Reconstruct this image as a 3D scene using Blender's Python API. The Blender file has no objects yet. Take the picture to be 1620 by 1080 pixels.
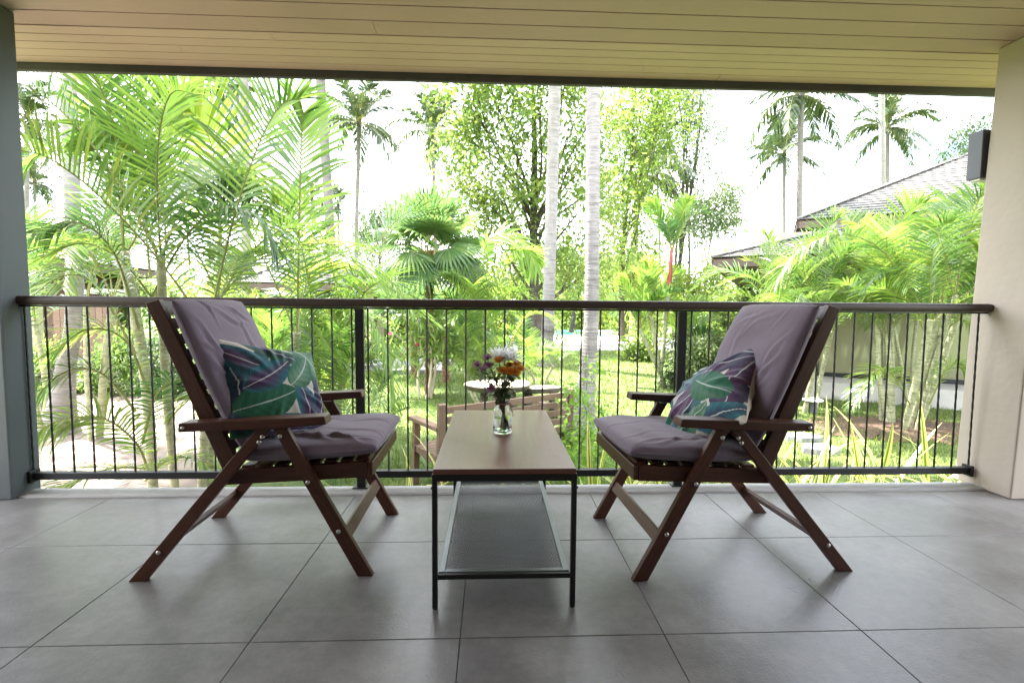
import bpy, bmesh, math, random
import numpy as np
from mathutils import Vector, Matrix
rnd = random.Random(7)
rng = np.random.default_rng(7)
PI = math.pi
S = bpy.context.scene
COL = S.collection

# ------------------------------------------------------------------ camera
YAW, PITCH, ROLL, FPX, CAMH = 2.377, 3.824, 0.444, 783.6, 0.9635
_y, _p, _r = map(math.radians, (YAW, PITCH, ROLL))
FW = Vector((math.sin(_y)*math.cos(_p), math.cos(_y)*math.cos(_p), -math.sin(_p)))
_rt = Vector((math.cos(_y), -math.sin(_y), 0)); _up = _rt.cross(FW)
RT = _rt*math.cos(_r) + _up*math.sin(_r)
UP = -_rt*math.sin(_r) + _up*math.cos(_r)
cam_d = bpy.data.cameras.new('camera'); cam = bpy.data.objects.new('camera', cam_d); COL.objects.link(cam)
M = Matrix((RT, UP, -FW)).transposed().to_4x4(); M.translation = Vector((0, 0, CAMH))
cam.matrix_world = M
cam_d.sensor_width = 36; cam_d.lens = FPX/1620*36; cam_d.clip_start = 0.05; cam_d.clip_end = 3000
S.camera = cam

# ------------------------------------------------------------------ sky, sun, exposure
SUN_EL, SUN_AZ = math.radians(67), math.radians(-58)      # azimuth from +Y, negative = to the left
w = bpy.data.worlds.new("World"); S.world = w; w.use_nodes = True
nt = w.node_tree; nt.nodes.clear()
out = nt.nodes.new('ShaderNodeOutputWorld'); bg = nt.nodes.new('ShaderNodeBackground')
sky = nt.nodes.new('ShaderNodeTexSky'); sky.sky_type = 'NISHITA'; sky.sun_disc = False
sky.sun_elevation = SUN_EL; sky.sun_rotation = SUN_AZ; sky.dust_density = 2.5; sky.air_density = 1.0
tc = nt.nodes.new('ShaderNodeTexCoord'); mp = nt.nodes.new('ShaderNodeMapping'); mp.inputs['Scale'].default_value = (1.2, 1.2, 3.0)
nz = nt.nodes.new('ShaderNodeTexNoise'); nz.inputs['Scale'].default_value = 1.6; nz.inputs['Detail'].default_value = 7; nz.inputs['Roughness'].default_value = .55
rp = nt.nodes.new('ShaderNodeValToRGB'); rp.color_ramp.elements[0].position = .36; rp.color_ramp.elements[1].position = .60
mx = nt.nodes.new('ShaderNodeMixRGB'); mx.inputs[2].default_value = (9.5, 9.6, 9.9, 1)
nt.links.new(tc.outputs['Generated'], mp.inputs[0]); nt.links.new(mp.outputs[0], nz.inputs[0]); nt.links.new(nz.outputs[0], rp.inputs[0])
nt.links.new(rp.outputs[0], mx.inputs[0]); nt.links.new(sky.outputs[0], mx.inputs[1]); nt.links.new(mx.outputs[0], bg.inputs[0])
bg.inputs[1].default_value = 0.13
nt.links.new(bg.outputs[0], out.inputs[0])
sl = bpy.data.lights.new('sun', 'SUN'); sl.energy = 5.0; sl.angle = math.radians(.53); sl.color = (1, .955, .88)
so = bpy.data.objects.new('sun', sl); COL.objects.link(so)
sd = Vector((math.sin(SUN_AZ)*math.cos(SUN_EL), math.cos(SUN_AZ)*math.cos(SUN_EL), math.sin(SUN_EL)))
so.rotation_euler = (-sd).to_track_quat('-Z', 'Y').to_euler(); so.location = (0, 0, 40)
S.view_settings.view_transform = 'Standard'; S.view_settings.look = 'None'
S.view_settings.exposure = 3.16; S.view_settings.gamma = 1; S.view_settings.use_curve_mapping = False
S.render.engine = 'CYCLES'
cy = S.cycles
cy.max_bounces = 9; cy.diffuse_bounces = 5; cy.glossy_bounces = 4; cy.transmission_bounces = 8; cy.transparent_max_bounces = 12
cy.caustics_reflective = False; cy.caustics_refractive = False; cy.sample_clamp_indirect = 8
cy.use_denoising = True

# ------------------------------------------------------------------ helpers
GZ = -0.72                                    # garden ground level
def ray(px, py):
    return FW + RT*((px-810)/FPX) - UP*((py-540)/FPX)
def at(px, py, Y):
    d = ray(px, py); return Vector((0, 0, CAMH)) + d*(Y/d.y)
def atz(px, py, Z=GZ):
    d = ray(px, py); return Vector((0, 0, CAMH)) + d*((Z-CAMH)/d.z)

def props(o, label=None, cat=None, group=None, kind=None):
    if label: o['label'] = label
    if cat: o['category'] = cat
    if group: o['group'] = group
    if kind: o['kind'] = kind
    return o
def thing(name, label, cat, loc=(0, 0, 0), rz=0, group=None):
    o = bpy.data.objects.new(name, None); COL.objects.link(o); o.empty_display_size = .1
    o.location = loc; o.rotation_euler = (0, 0, rz)
    return props(o, label, cat, group)
def link(name, me, parent=None, loc=None, rot=None, scale=None):
    o = bpy.data.objects.new(name, me); COL.objects.link(o)
    if parent is not None: o.parent = parent
    if loc is not None: o.location = loc
    if rot is not None: o.rotation_euler = rot
    if scale is not None: o.scale = scale
    return o
def mesh(name, V, F, mat=None, uv=None, col=None, smooth=False):
    me = bpy.data.meshes.new(name)
    V = np.asarray(V, dtype=np.float32)
    if isinstance(F, np.ndarray) or (len(F) and all(len(f) == len(F[0]) for f in F)):
        F = np.asarray(F, dtype=np.int32); k = F.shape[1]; n = len(F)
        me.vertices.add(len(V)); me.vertices.foreach_set('co', V.ravel())
        me.loops.add(n*k); me.loops.foreach_set('vertex_index', F.ravel())
        me.polygons.add(n); me.polygons.foreach_set('loop_start', np.arange(0, n*k, k, dtype=np.int32))
        me.update(calc_edges=True)
    else:
        me.from_pydata(V.tolist(), [], [tuple(f) for f in F])
    if uv is not None:
        li = np.empty(len(me.loops), dtype=np.int32); me.loops.foreach_get('vertex_index', li)
        l = me.uv_layers.new(name='uv'); l.data.foreach_set('uv', np.asarray(uv, dtype=np.float32)[li].ravel())
    if col is not None:
        c = np.asarray(col, dtype=np.float32)
        if c.shape[1] == 3: c = np.hstack([c, np.ones((len(c), 1), np.float32)])
        a = me.color_attributes.new(name='tint', type='FLOAT_COLOR', domain='POINT'); a.data.foreach_set('color', c.ravel())
    me.polygons.foreach_set('use_smooth', np.full(len(me.polygons), bool(smooth)))
    me.validate(); me.update()
    if mat: me.materials.append(mat)
    return me
class MB:                                     # a mesh builder collecting pieces
    def __init__(s): s.V = []; s.F = []; s.U = []; s.n = 0
    def add(s, V, F, U=None):
        V = [tuple(v) for v in V]
        s.V += V; s.F += [tuple(i+s.n for i in f) for f in F]
        s.U += [tuple(u) for u in U] if U is not None else [(v[0]+v[2], v[1]+v[2]) for v in V]
        s.n += len(V); return s
    def box(s, a, b):
        x0, y0, z0 = a; x1, y1, z1 = b
        V = [(x, y, z) for z in (z0, z1) for y in (y0, y1) for x in (x0, x1)]
        return s.add(V, [(0, 2, 3, 1), (4, 5, 7, 6), (0, 1, 5, 4), (2, 6, 7, 3), (0, 4, 6, 2), (1, 3, 7, 5)])
    def beam(s, p0, p1, wd, th, side=(0, 1, 0)):   # board from p0 to p1: th along side, wd along the third axis; uv along its length
        p0, p1 = Vector(p0), Vector(p1); t = (p1-p0); L = t.length; t.normalize()
        sd_ = Vector(side); sd_ = (sd_ - t*sd_.dot(t)).normalized(); n = t.cross(sd_)
        V = []; U = []; o = rnd.random()*5
        for (p, u) in ((p0, 0), (p1, L)):
            for (a, b) in ((-1, -1), (1, -1), (1, 1), (-1, 1)):
                V.append(p + sd_*(a*th/2) + n*(b*wd/2)); U.append((u+o, b*wd/2+a*th+o))
        return s.add(V, [(0, 1, 2, 3), (7, 6, 5, 4), (0, 4, 5, 1), (1, 5, 6, 2), (2, 6, 7, 3), (3, 7, 4, 0)], U)
    def tube(s, pts, rad, n=8, cap=True):
        pts = [Vector(p) for p in pts]; m = len(pts)
        if not hasattr(rad, '__len__'): rad = [rad]*m
        prev = None; V = []; U = []; L = 0
        for i, p in enumerate(pts):
            t = (pts[min(i+1, m-1)] - pts[max(i-1, 0)]).normalized()
            if prev is None:
                a = Vector((0, 0, 1)) if abs(t.z) < .9 else Vector((1, 0, 0)); x = t.cross(a).normalized()
            else: x = (prev - t*prev.dot(t)).normalized()
            prev = x; y = t.cross(x)
            if i: L += (p-pts[i-1]).length
            for k in range(n):
                an = 2*PI*k/n; V.append(p + (x*math.cos(an)+y*math.sin(an))*rad[i]); U.append((L, k/n))
        F = [(i*n+k, i*n+(k+1) % n, (i+1)*n+(k+1) % n, (i+1)*n+k) for i in range(m-1) for k in range(n)]
        if cap: F += [tuple(range(n-1, -1, -1)), tuple((m-1)*n+k for k in range(n))]
        return s.add(V, F, U)
    def lathe(s, prof, c=(0, 0, 0), n=24, cap=True):
        V = []; m = len(prof)
        for (r, z) in prof:
            for k in range(n): V.append((c[0]+r*math.cos(2*PI*k/n), c[1]+r*math.sin(2*PI*k/n), c[2]+z))
        F = [(i*n+k, i*n+(k+1) % n, (i+1)*n+(k+1) % n, (i+1)*n+k) for i in range(m-1) for k in range(n)]
        if cap: F += [tuple(range(n-1, -1, -1)), tuple((m-1)*n+k for k in range(n))]
        return s.add(V, F)
    def me(s, name, mat, bevel=0, seg=2, smooth=False):
        m = mesh(name, s.V, s.F, mat, uv=s.U, smooth=smooth)
        if bevel:
            bm = bmesh.new(); bm.from_mesh(m)
            bmesh.ops.bevel(bm, geom=list(bm.edges), offset=bevel, segments=seg, profile=.6, affect='EDGES', clamp_overlap=True)
            bm.to_mesh(m); bm.free()
        return m
    def obj(s, name, mat, parent=None, bevel=0, seg=2, smooth=False, loc=None, rot=None):
        return link(name, s.me(name, mat, bevel, seg, smooth), parent, loc, rot)
def spline(ctrl, n):                           # Catmull-Rom through the control points
    P = [Vector(c) for c in ctrl]; P = [P[0]*2-P[1]] + P + [P[-1]*2-P[-2]]
    out_ = []; m = len(P)-3
    for i in range(n):
        u = i/(n-1)*m; k = min(int(u), m-1); t = u-k
        a, b, c, d = P[k:k+4]
        out_.append(.5*((2*b) + (c-a)*t + (2*a-5*b+4*c-d)*t*t + (3*b-a-3*c+d)*t**3))
    return out_

# ------------------------------------------------------------------ materials
def newmat(name):
    m = bpy.data.materials.new(name); m.use_nodes = True; n = m.node_tree; n.nodes.clear()
    o = n.nodes.new('ShaderNodeOutputMaterial'); b = n.nodes.new('ShaderNodeBsdfPrincipled')
    n.links.new(b.outputs[0], o.inputs[0]); return m, n, b, o
def ramp(n, fac, stops):
    r = n.nodes.new('ShaderNodeValToRGB'); el = r.color_ramp.elements
    while len(el) < len(stops): el.new(.5)
    for e, (p, c) in zip(el, stops): e.position = p; e.color = (*c, 1)
    n.links.new(fac, r.inputs[0]); return r.outputs[0]
def noise(n, coord, scale=(1, 1, 1), sc=5, det=4, rough=.5, dist=0):
    mp_ = n.nodes.new('ShaderNodeMapping'); mp_.inputs['Scale'].default_value = scale; n.links.new(coord, mp_.inputs[0])
    t = n.nodes.new('ShaderNodeTexNoise'); t.inputs['Scale'].default_value = sc; t.inputs['Detail'].default_value = det
    t.inputs['Roughness'].default_value = rough; t.inputs['Distortion'].default_value = dist
    n.links.new(mp_.outputs[0], t.inputs[0]); return t.outputs[0]
def coords(n, which='Object'):
    return n.nodes.new('ShaderNodeTexCoord').outputs[which]
def mixc(n, fac, a, b, mode='MIX'):
    x = n.nodes.new('ShaderNodeMix'); x.data_type = 'RGBA'; x.blend_type = mode
    for s_, v in ((0, fac), (6, a), (7, b)):
        if isinstance(v, (int, float)): x.inputs[s_].default_value = v
        elif isinstance(v, tuple): x.inputs[s_].default_value = (*v, 1)
        else: n.links.new(v, x.inputs[s_])
    return x.outputs[2]
def bump(n, b, h, strength=.3, dist=.01):
    u = n.nodes.new('ShaderNodeBump'); u.inputs['Strength'].default_value = strength; u.inputs['Distance'].default_value = dist
    n.links.new(h, u.inputs['Height']); n.links.new(u.outputs[0], b.inputs['Normal'])
def plain(name, c, rough=.6, metal=0, var=.12, sc=8, bmp=.15, bsc=60, spec=.5):
    m, n, b, o = newmat(name); oc = coords(n)
    f = noise(n, oc, sc=sc, det=5)
    lo = tuple(max(0, x*(1-var)) for x in c); hi = tuple(x*(1+var) for x in c)
    n.links.new(ramp(n, f, [(.3, lo), (.7, hi)]), b.inputs['Base Color'])
    b.inputs['Roughness'].default_value = rough; b.inputs['Metallic'].default_value = metal
    b.inputs['Specular IOR Level'].default_value = spec
    if bmp: bump(n, b, noise(n, oc, sc=bsc, det=4), bmp, .004)
    return m
def woodmat(name, dark, lite, rough=.45, gr=1.0, bmp=.25, coat=0, spec=.5):
    m, n, b, o = newmat(name); uv = coords(n, 'UV')
    f = noise(n, uv, scale=(1.6*gr, 26*gr, 1), sc=4, det=6, rough=.6, dist=.6)
    f2 = noise(n, uv, scale=(6, 140, 1), sc=3, det=3)
    c = ramp(n, f, [(.25, dark), (.55, tuple((a+b_)/2 for a, b_ in zip(dark, lite))), (.8, lite)])
    c = mixc(n, .35, c, ramp(n, f2, [(.3, dark), (.7, lite)]))
    oi = n.nodes.new('ShaderNodeObjectInfo')
    c = mixc(n, .5, c, ramp(n, oi.outputs['Random'], [(0, (.55, .55, .55)), (1, (1, 1, 1))]), 'MULTIPLY')
    n.links.new(c, b.inputs['Base Color']); b.inputs['Roughness'].default_value = rough
    b.inputs['Coat Weight'].default_value = coat; b.inputs['Coat Roughness'].default_value = .3
    b.inputs['Specular IOR Level'].default_value = spec
    bump(n, b, f2, bmp, .002); return m
def leafmat(name, stops, trans=.45, rough=.42, tint=True, spec=.4):
    """leaf colour by per-object random and per-leaf tint; part of the light passes through"""
    m, n, b, o = newmat(name)
    oi = n.nodes.new('ShaderNodeObjectInfo')
    f = oi.outputs['Random']
    if tint:
        at_ = n.nodes.new('ShaderNodeAttribute'); at_.attribute_name = 'tint'
        mm = n.nodes.new('ShaderNodeMath'); mm.operation = 'MULTIPLY_ADD'; mm.inputs[1].default_value = .35
        n.links.new(oi.outputs['Random'], mm.inputs[0])
        m2 = n.nodes.new('ShaderNodeMath'); m2.operation = 'MULTIPLY'; m2.inputs[1].default_value = .65
        n.links.new(at_.outputs['Fac'], m2.inputs[0]); n.links.new(m2.outputs[0], mm.inputs[2]); f = mm.outputs[0]
    c = ramp(n, f, stops)
    n.links.new(c, b.inputs['Base Color']); b.inputs['Roughness'].default_value = rough
    b.inputs['Specular IOR Level'].default_value = spec
    tr = n.nodes.new('ShaderNodeBsdfTranslucent')
    hs = n.nodes.new('ShaderNodeHueSaturation'); hs.inputs['Hue'].default_value = .497; hs.inputs['Saturation'].default_value = 1.0; hs.inputs['Value'].default_value = 1.9
    n.links.new(c, hs.inputs['Color']); n.links.new(hs.outputs[0], tr.inputs[0])
    ms = n.nodes.new('ShaderNodeMixShader'); ms.inputs[0].default_value = trans
    n.links.new(b.outputs[0], ms.inputs[1]); n.links.new(tr.outputs[0], ms.inputs[2]); n.links.new(ms.outputs[0], o.inputs[0])
    return m

MT = {}
MT['chair'] = woodmat('stained_wood', (.036, .010, .0052), (.132, .041, .021), .42, bmp=.3, spec=.45)
MT['rail'] = woodmat('rail_wood', (.038, .021, .016), (.085, .050, .039), .5)
MT['tabletop'] = woodmat('tabletop_wood', (.120, .040, .027), (.250, .100, .072), .34, gr=.7, bmp=.08, coat=.45)
MT['bench'] = woodmat('bench_wood', (.10, .062, .040), (.29, .19, .125), .75, bmp=.5)
MT['soffit'] = plain('soffit_board_lit', (.68, .475, .44), .5, var=.04, sc=2, bmp=.12, bsc=90)  # lighter copy of the ceiling board; stronger daylight is put into the colour
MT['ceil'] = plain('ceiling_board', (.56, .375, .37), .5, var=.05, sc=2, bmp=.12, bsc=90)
MT['fascia'] = plain('fascia_paint', (.075, .068, .078), .6)
MT['black'] = plain('black_metal', (.012, .012, .013), .45, .2, bmp=.1, bsc=300)
MT['mesh'] = plain('mesh_metal', (.19, .20, .21), .36, .5, bmp=.05)
MT['steel'] = plain('bolt_steel', (.55, .53, .50), .32, 1.0, bmp=0)
MT['colL'] = plain('slate_paint', (.070, .083, .088), .5, var=.08, sc=3, bmp=.12, bsc=25)
MT['colR'] = plain('cream_render', (.50, .43, .36), .8, var=.09, sc=1.6, bmp=.45, bsc=22)
MT['wallin'] = plain('room_wall_paint', (.25, .23, .215), .8, var=.03)
MT['stone'] = plain('grey_paving', (.14, .14, .14), .85, var=.25, sc=6, bmp=.4, bsc=30)
MT['render'] = plain('beige_wall_render', (.42, .34, .25), .85, var=.06, sc=3)
MT['plinth'] = plain('plinth_render', (.40, .38, .35), .85, var=.1, sc=4)
MT['wood_wall'] = woodmat('wall_timber', (.085, .045, .028), (.22, .13, .085), .6)
MT['shingle'] = woodmat('weathered_shingle', (.080, .076, .072), (.19, .182, .172), .7, bmp=.6, spec=.3)
MT['eave'] = woodmat('eave_timber', (.055, .035, .024), (.125, .08, .058), .6)
MT['brick'] = plain('terracotta_panel', (.22, .085, .05), .8, var=.25, sc=14)
MT['concrete'] = plain('pool_deck', (.62, .60, .56), .85, var=.06)
MT['soil'] = plain('mulch', (.085, .05, .032), .95, var=.45, sc=22, bmp=1, bsc=60)
MT['bark'] = plain('tree_bark', (.060, .048, .035), .9, var=.4, sc=7, bmp=1, bsc=25)
MT['lamp'] = plain('grey_fitting', (.085, .09, .10), .5, bmp=0)
MT['whitecap'] = plain('white_enamel', (.72, .72, .70), .4, bmp=0)
MT['cut'] = plain('pale_cut_wood', (.50, .42, .33), .6, var=.12, sc=9)

def floor_mat():
    m, n, b, o = newmat('floor_tile_porcelain'); oc = coords(n)
    g = n.nodes.new('ShaderNodeNewGeometry'); P = g.outputs['Position']
    a = noise(n, P, sc=2.2, det=8, rough=.68); c = noise(n, P, sc=28, det=5, rough=.7)
    cc = ramp(n, a, [(.32, (.092, .088, .086)), (.50, (.155, .148, .143)), (.66, (.245, .236, .228))])
    cc = mixc(n, .30, cc, ramp(n, c, [(.3, (.09, .087, .085)), (.7, (.225, .22, .215))]))
    oi = n.nodes.new('ShaderNodeObjectInfo')
    cc = mixc(n, .6, cc, ramp(n, oi.outputs['Random'], [(0, (.93, .93, .93)), (1, (1, 1, 1))]), 'MULTIPLY')
    n.links.new(cc, b.inputs['Base Color'])
    rr = n.nodes.new('ShaderNodeMapRange'); rr.inputs['To Min'].default_value = .16; rr.inputs['To Max'].default_value = .52
    n.links.new(a, rr.inputs['Value']); n.links.new(rr.outputs[0], b.inputs['Roughness'])
    h = noise(n, P, sc=120, det=3, rough=.6)
    bump(n, b, h, .35, .0025); return m
MT['tile'] = floor_mat()
MT['grout'] = plain('grout', (.105, .10, .098), .9)
MT['ledge'] = plain('cement_edge', (.30, .295, .285), .7, var=.1, sc=6, bmp=.3, bsc=50)

def trunk_mat(name, c0, c1, ring=9.0):
    m, n, b, o = newmat(name); uv = coords(n, 'UV'); oc = coords(n)
    f = noise(n, oc, scale=(1, 1, .6), sc=7, det=6, rough=.65)
    r = noise(n, uv, scale=(34, 2.2, 1), sc=1.2, det=4, dist=.4)
    c = ramp(n, f, [(.3, c0), (.7, c1)])
    c = mixc(n, .5, c, ramp(n, r, [(.35, tuple(x*.62 for x in c0)), (.6, c1)]))
    n.links.new(c, b.inputs['Base Color']); b.inputs['Roughness'].default_value = .85
    bump(n, b, r, .8, .02); return m
MT['coco'] = trunk_mat('coconut_bark', (.135, .122, .116), (.26, .238, .228))
MT['cocodark'] = trunk_mat('coconut_bark_grey', (.10, .088, .082), (.19, .17, .16))
MT['arecastem'] = trunk_mat('areca_stem', (.17, .19, .09), (.36, .35, .22))
MT['redstem'] = plain('red_crownshaft', (.20, .03, .014), .45, var=.2, bmp=0)
MT['fibre'] = plain('fibrous_trunk', (.15, .075, .045), .95, var=.45, sc=20, bmp=1, bsc=50)

G = lambda *s: list(s)
MT['areca'] = leafmat('areca_leaf', G((0, (.040, .095, .018)), (.4, (.080, .155, .026)), (.8, (.150, .215, .034)), (1, (.25, .25, .05))), .42, .34, spec=.6)
MT['areca_d'] = leafmat('areca_leaf_shaded', G((0, (.024, .066, .018)), (.6, (.045, .105, .024)), (1, (.10, .16, .035))), .34, .3, spec=.7)  # darker copy of the areca leaf, shade put into its colour
MT['areca_y'] = leafmat('areca_leaf_golden', G((0, (.10, .20, .03)), (.7, (.18, .27, .045)), (1, (.29, .29, .055))), .55)
MT['cocoleaf'] = leafmat('coconut_leaf', G((0, (.018, .036, .014)), (.6, (.036, .060, .022)), (1, (.09, .10, .03))), .22, .38, spec=.5)
MT['fanleaf'] = leafmat('fan_leaf', G((0, (.030, .078, .024)), (.6, (.065, .125, .036)), (1, (.13, .19, .045))), .35, .36)
MT['leafA'] = leafmat('broad_leaf_green', G((0, (.045, .090, .020)), (.5, (.090, .150, .030)), (1, (.19, .23, .045))), .52)
MT['leafB'] = leafmat('broad_leaf_lime', G((0, (.070, .12, .018)), (.5, (.12, .18, .025)), (1, (.22, .25, .04))), .5)
MT['leafC'] = leafmat('broad_leaf_dark', G((0, (.022, .045, .018)), (.6, (.045, .075, .026)), (1, (.08, .11, .035))), .3)
MT['leafD'] = leafmat('slender_leaf_grey', G((0, (.045, .075, .030)), (.5, (.078, .115, .04)), (1, (.14, .17, .06))), .4)
MT['fern'] = leafmat('fresh_leaf', G((0, (.07, .16, .02)), (1, (.15, .24, .03))), .5)
MT['petiole'] = plain('frond_stalk', (.19, .20, .055), .5, bmp=0)
MT['grass'] = leafmat('grass_blade', G((0, (.055, .10, .018)), (.5, (.10, .155, .024)), (1, (.20, .21, .05))), .35, .6)
def lawn_mat():
    m, n, b, o = newmat('lawn_turf'); g = n.nodes.new('ShaderNodeNewGeometry'); P = g.outputs['Position']
    a = noise(n, P, sc=.8, det=8, rough=.7); c = noise(n, P, sc=30, det=4, rough=.7)
    cc = ramp(n, a, [(.3, (.060, .105, .020)), (.55, (.095, .145, .028)), (.75, (.16, .165, .05))])
    cc = mixc(n, .45, cc, ramp(n, c, [(.3, (.04, .075, .015)), (.7, (.15, .19, .05))]))
    n.links.new(cc, b.inputs['Base Color']); b.inputs['Roughness'].default_value = .9
    bump(n, b, c, 1, .05); return m
MT['lawn'] = lawn_mat()
MT['sand'] = plain('sandy_path_surface', (.17, .13, .105), .9, var=.4, sc=5, bmp=.8, bsc=40)
def water_mat():
    m, n, b, o = newmat('pool_water'); b.inputs['Base Color'].default_value = (.10, .42, .50, 1); b.inputs['Roughness'].default_value = .08
    bump(n, b, noise(n, coords(n), sc=6, det=2), .3, .02); return m
MT['water'] = water_mat()
def glass_mat(name, c=(1, 1, 1), ior=1.45, rough=0):
    m, n, b, o = newmat(name); b.inputs['Base Color'].default_value = (*c, 1); b.inputs['Transmission Weight'].default_value = 1
    b.inputs['IOR'].default_value = ior; b.inputs['Roughness'].default_value = rough; return m
MT['glass'] = glass_mat('vase_glass', (.93, .97, .94), 1.45)
MT['vwater'] = glass_mat('vase_water', (.93, .98, .92), 1.33)
def window_mat():
    m, n, b, o = newmat('window_glass'); b.inputs['Base Color'].default_value = (.21, .20, .12, 1)  # olive-beige base: a yellowish reflection is put into the colour
    b.inputs['Roughness'].default_value = .05; b.inputs['Specular IOR Level'].default_value = .9; return m
MT['window'] = window_mat()
def fabric(name, c, sc=1.0, sheen=.3):
    m, n, b, o = newmat(name); oc = coords(n)
    f = noise(n, oc, sc=9, det=6, rough=.6); wv = noise(n, oc, sc=420, det=2, rough=.6)
    cc = ramp(n, f, [(.3, tuple(x*.86 for x in c)), (.7, tuple(x*1.1 for x in c))])
    cc = mixc(n, .25, cc, ramp(n, wv, [(.35, tuple(x*.6 for x in c)), (.65, tuple(x*1.35 for x in c))]))
    n.links.new(cc, b.inputs['Base Color']); b.inputs['Roughness'].default_value = .9
    b.inputs['Sheen Weight'].default_value = sheen; b.inputs['Specular IOR Level'].default_value = .15
    h = mixc(n, .5, f, wv); bump(n, b, h, .6, .0025); return m
MT['cushion'] = fabric('mauve_grey_canvas', (.178, .140, .182))
MT['linen'] = fabric('beige_linen', (.42, .36, .29))
def tintmat(name, rough=.85, sheen=.2):
    m, n, b, o = newmat(name); a = n.nodes.new('ShaderNodeAttribute'); a.attribute_name = 'tint'
    wv = noise(n, coords(n), sc=380, det=2)
    c = mixc(n, .35, a.outputs['Color'], ramp(n, wv, [(.3, (.6, .6, .6)), (.7, (1, 1, 1))]), 'MULTIPLY')
    n.links.new(c, b.inputs['Base Color']); b.inputs['Roughness'].default_value = rough; b.inputs['Sheen Weight'].default_value = sheen
    bump(n, b, wv, .25, .001); return m
MT['print'] = tintmat('leaf_print_cotton')
def petal(name, c):
    m, n, b, o = newmat(name)
    a = n.nodes.new('ShaderNodeAttribute'); a.attribute_name = 'tint'
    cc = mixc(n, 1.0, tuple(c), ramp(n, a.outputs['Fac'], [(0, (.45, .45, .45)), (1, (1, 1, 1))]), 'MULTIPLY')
    n.links.new(cc, b.inputs['Base Color']); b.inputs['Roughness'].default_value = .6
    tr = n.nodes.new('ShaderNodeBsdfTranslucent'); n.links.new(cc, tr.inputs[0])
    ms = n.nodes.new('ShaderNodeMixShader'); ms.inputs[0].default_value = .5
    n.links.new(b.outputs[0], ms.inputs[1]); n.links.new(tr.outputs[0], ms.inputs[2]); n.links.new(ms.outputs[0], o.inputs[0]); return m
MT['p_white'] = petal('white_petal', (.88, .87, .85)); MT['p_orange'] = petal('orange_petal', (.80, .34, .035))
MT['p_mauve'] = petal('mauve_petal', (.42, .19, .36)); MT['p_pink'] = petal('pink_petal', (.7, .12, .25)); MT['p_violet'] = petal('violet_petal', (.14, .09, .28))
MT['stemgreen'] = plain('flower_stem', (.07, .10, .035), .6, bmp=0)
MT['twine'] = plain('twine', (.28, .18, .11), .9, bmp=0)
def strap_mat():
    m, n, b, o = newmat('variegated_leaf'); uv = coords(n, 'UV'); sx = n.nodes.new('ShaderNodeSeparateXYZ'); n.links.new(uv, sx.inputs[0])
    nn = noise(n, uv, scale=(.6, 30, 1), sc=1, det=2)
    ad = n.nodes.new('ShaderNodeMath'); ad.operation = 'MULTIPLY_ADD'; ad.inputs[1].default_value = .35; n.links.new(nn, ad.inputs[0]); n.links.new(sx.outputs[1], ad.inputs[2])
    c = ramp(n, ad.outputs[0], [(.18, (.50, .50, .16)), (.34, (.40, .42, .08)), (.47, (.07, .15, .025)), (.66, (.09, .17, .03)), (.78, (.42, .42, .08)), (1.0, (.60, .55, .18))])
    n.links.new(c, b.inputs['Base Color']); b.inputs['Roughness'].default_value = .4
    tr = n.nodes.new('ShaderNodeBsdfTranslucent'); n.links.new(c, tr.inputs[0])
    ms = n.nodes.new('ShaderNodeMixShader'); ms.inputs[0].default_value = .35
    n.links.new(b.outputs[0], ms.inputs[1]); n.links.new(tr.outputs[0], ms.inputs[2]); n.links.new(ms.outputs[0], o.inputs[0]); return m
MT['strap'] = strap_mat()

# ================================================================== BALCONY
def struct(o): o['kind'] = 'structure'; return o
TP = .605                                     # tile pitch
TX0, TY1 = -.086, 2.00                         # a joint in x and a joint in y (measured)
fl = struct(MB().box((-3.7, -1.75, -.28), (3.7, 2.63, -.012)).obj('floor', MT['grout']))
tm = MB().box((0, 0, -.0115), (TP-.0024, TP-.0024, 0)).me('floor_tile', MT['tile'], .0012, 1)
for i in range(-6, 6):
    for j in range(-6, 1):
        x = TX0+i*TP; y = TY1+j*TP
        o = link('floor_tile', tm, fl, (x, y, rnd.uniform(-.0002, .0002)))
tm2 = MB().box((0, 0, -.0115), (TP-.0024, .508, 0)).me('floor_tile', MT['tile'], .0012, 1)
for i in range(-6, 6): link('floor_tile', tm2, fl, (TX0+i*TP, TY1, 0))
b = MB()
prof = [(2.512, -.01), (2.512, .002), (2.518, .009), (2.530, .013), (2.61, .013), (2.630, .007), (2.636, -.02), (2.636, -.30), (2.60, -.30)]
V = [(x, y, z) for x in (-3.7, 3.7) for (y, z) in prof]; k = len(prof)
F = [(i, i+1, k+i+1, k+i) for i in range(k-1)] + [tuple(range(k))[::-1], tuple(range(k, 2*k))]
b.add(V, F); struct(b.obj('floor_edge', MT['ledge'], smooth=False))
# slab and wall of the storey below
struct(MB().box((-3.7, 2.40, GZ-.3), (3.7, 2.60, -.281)).obj('plinth_wall', MT['plinth']))

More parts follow.
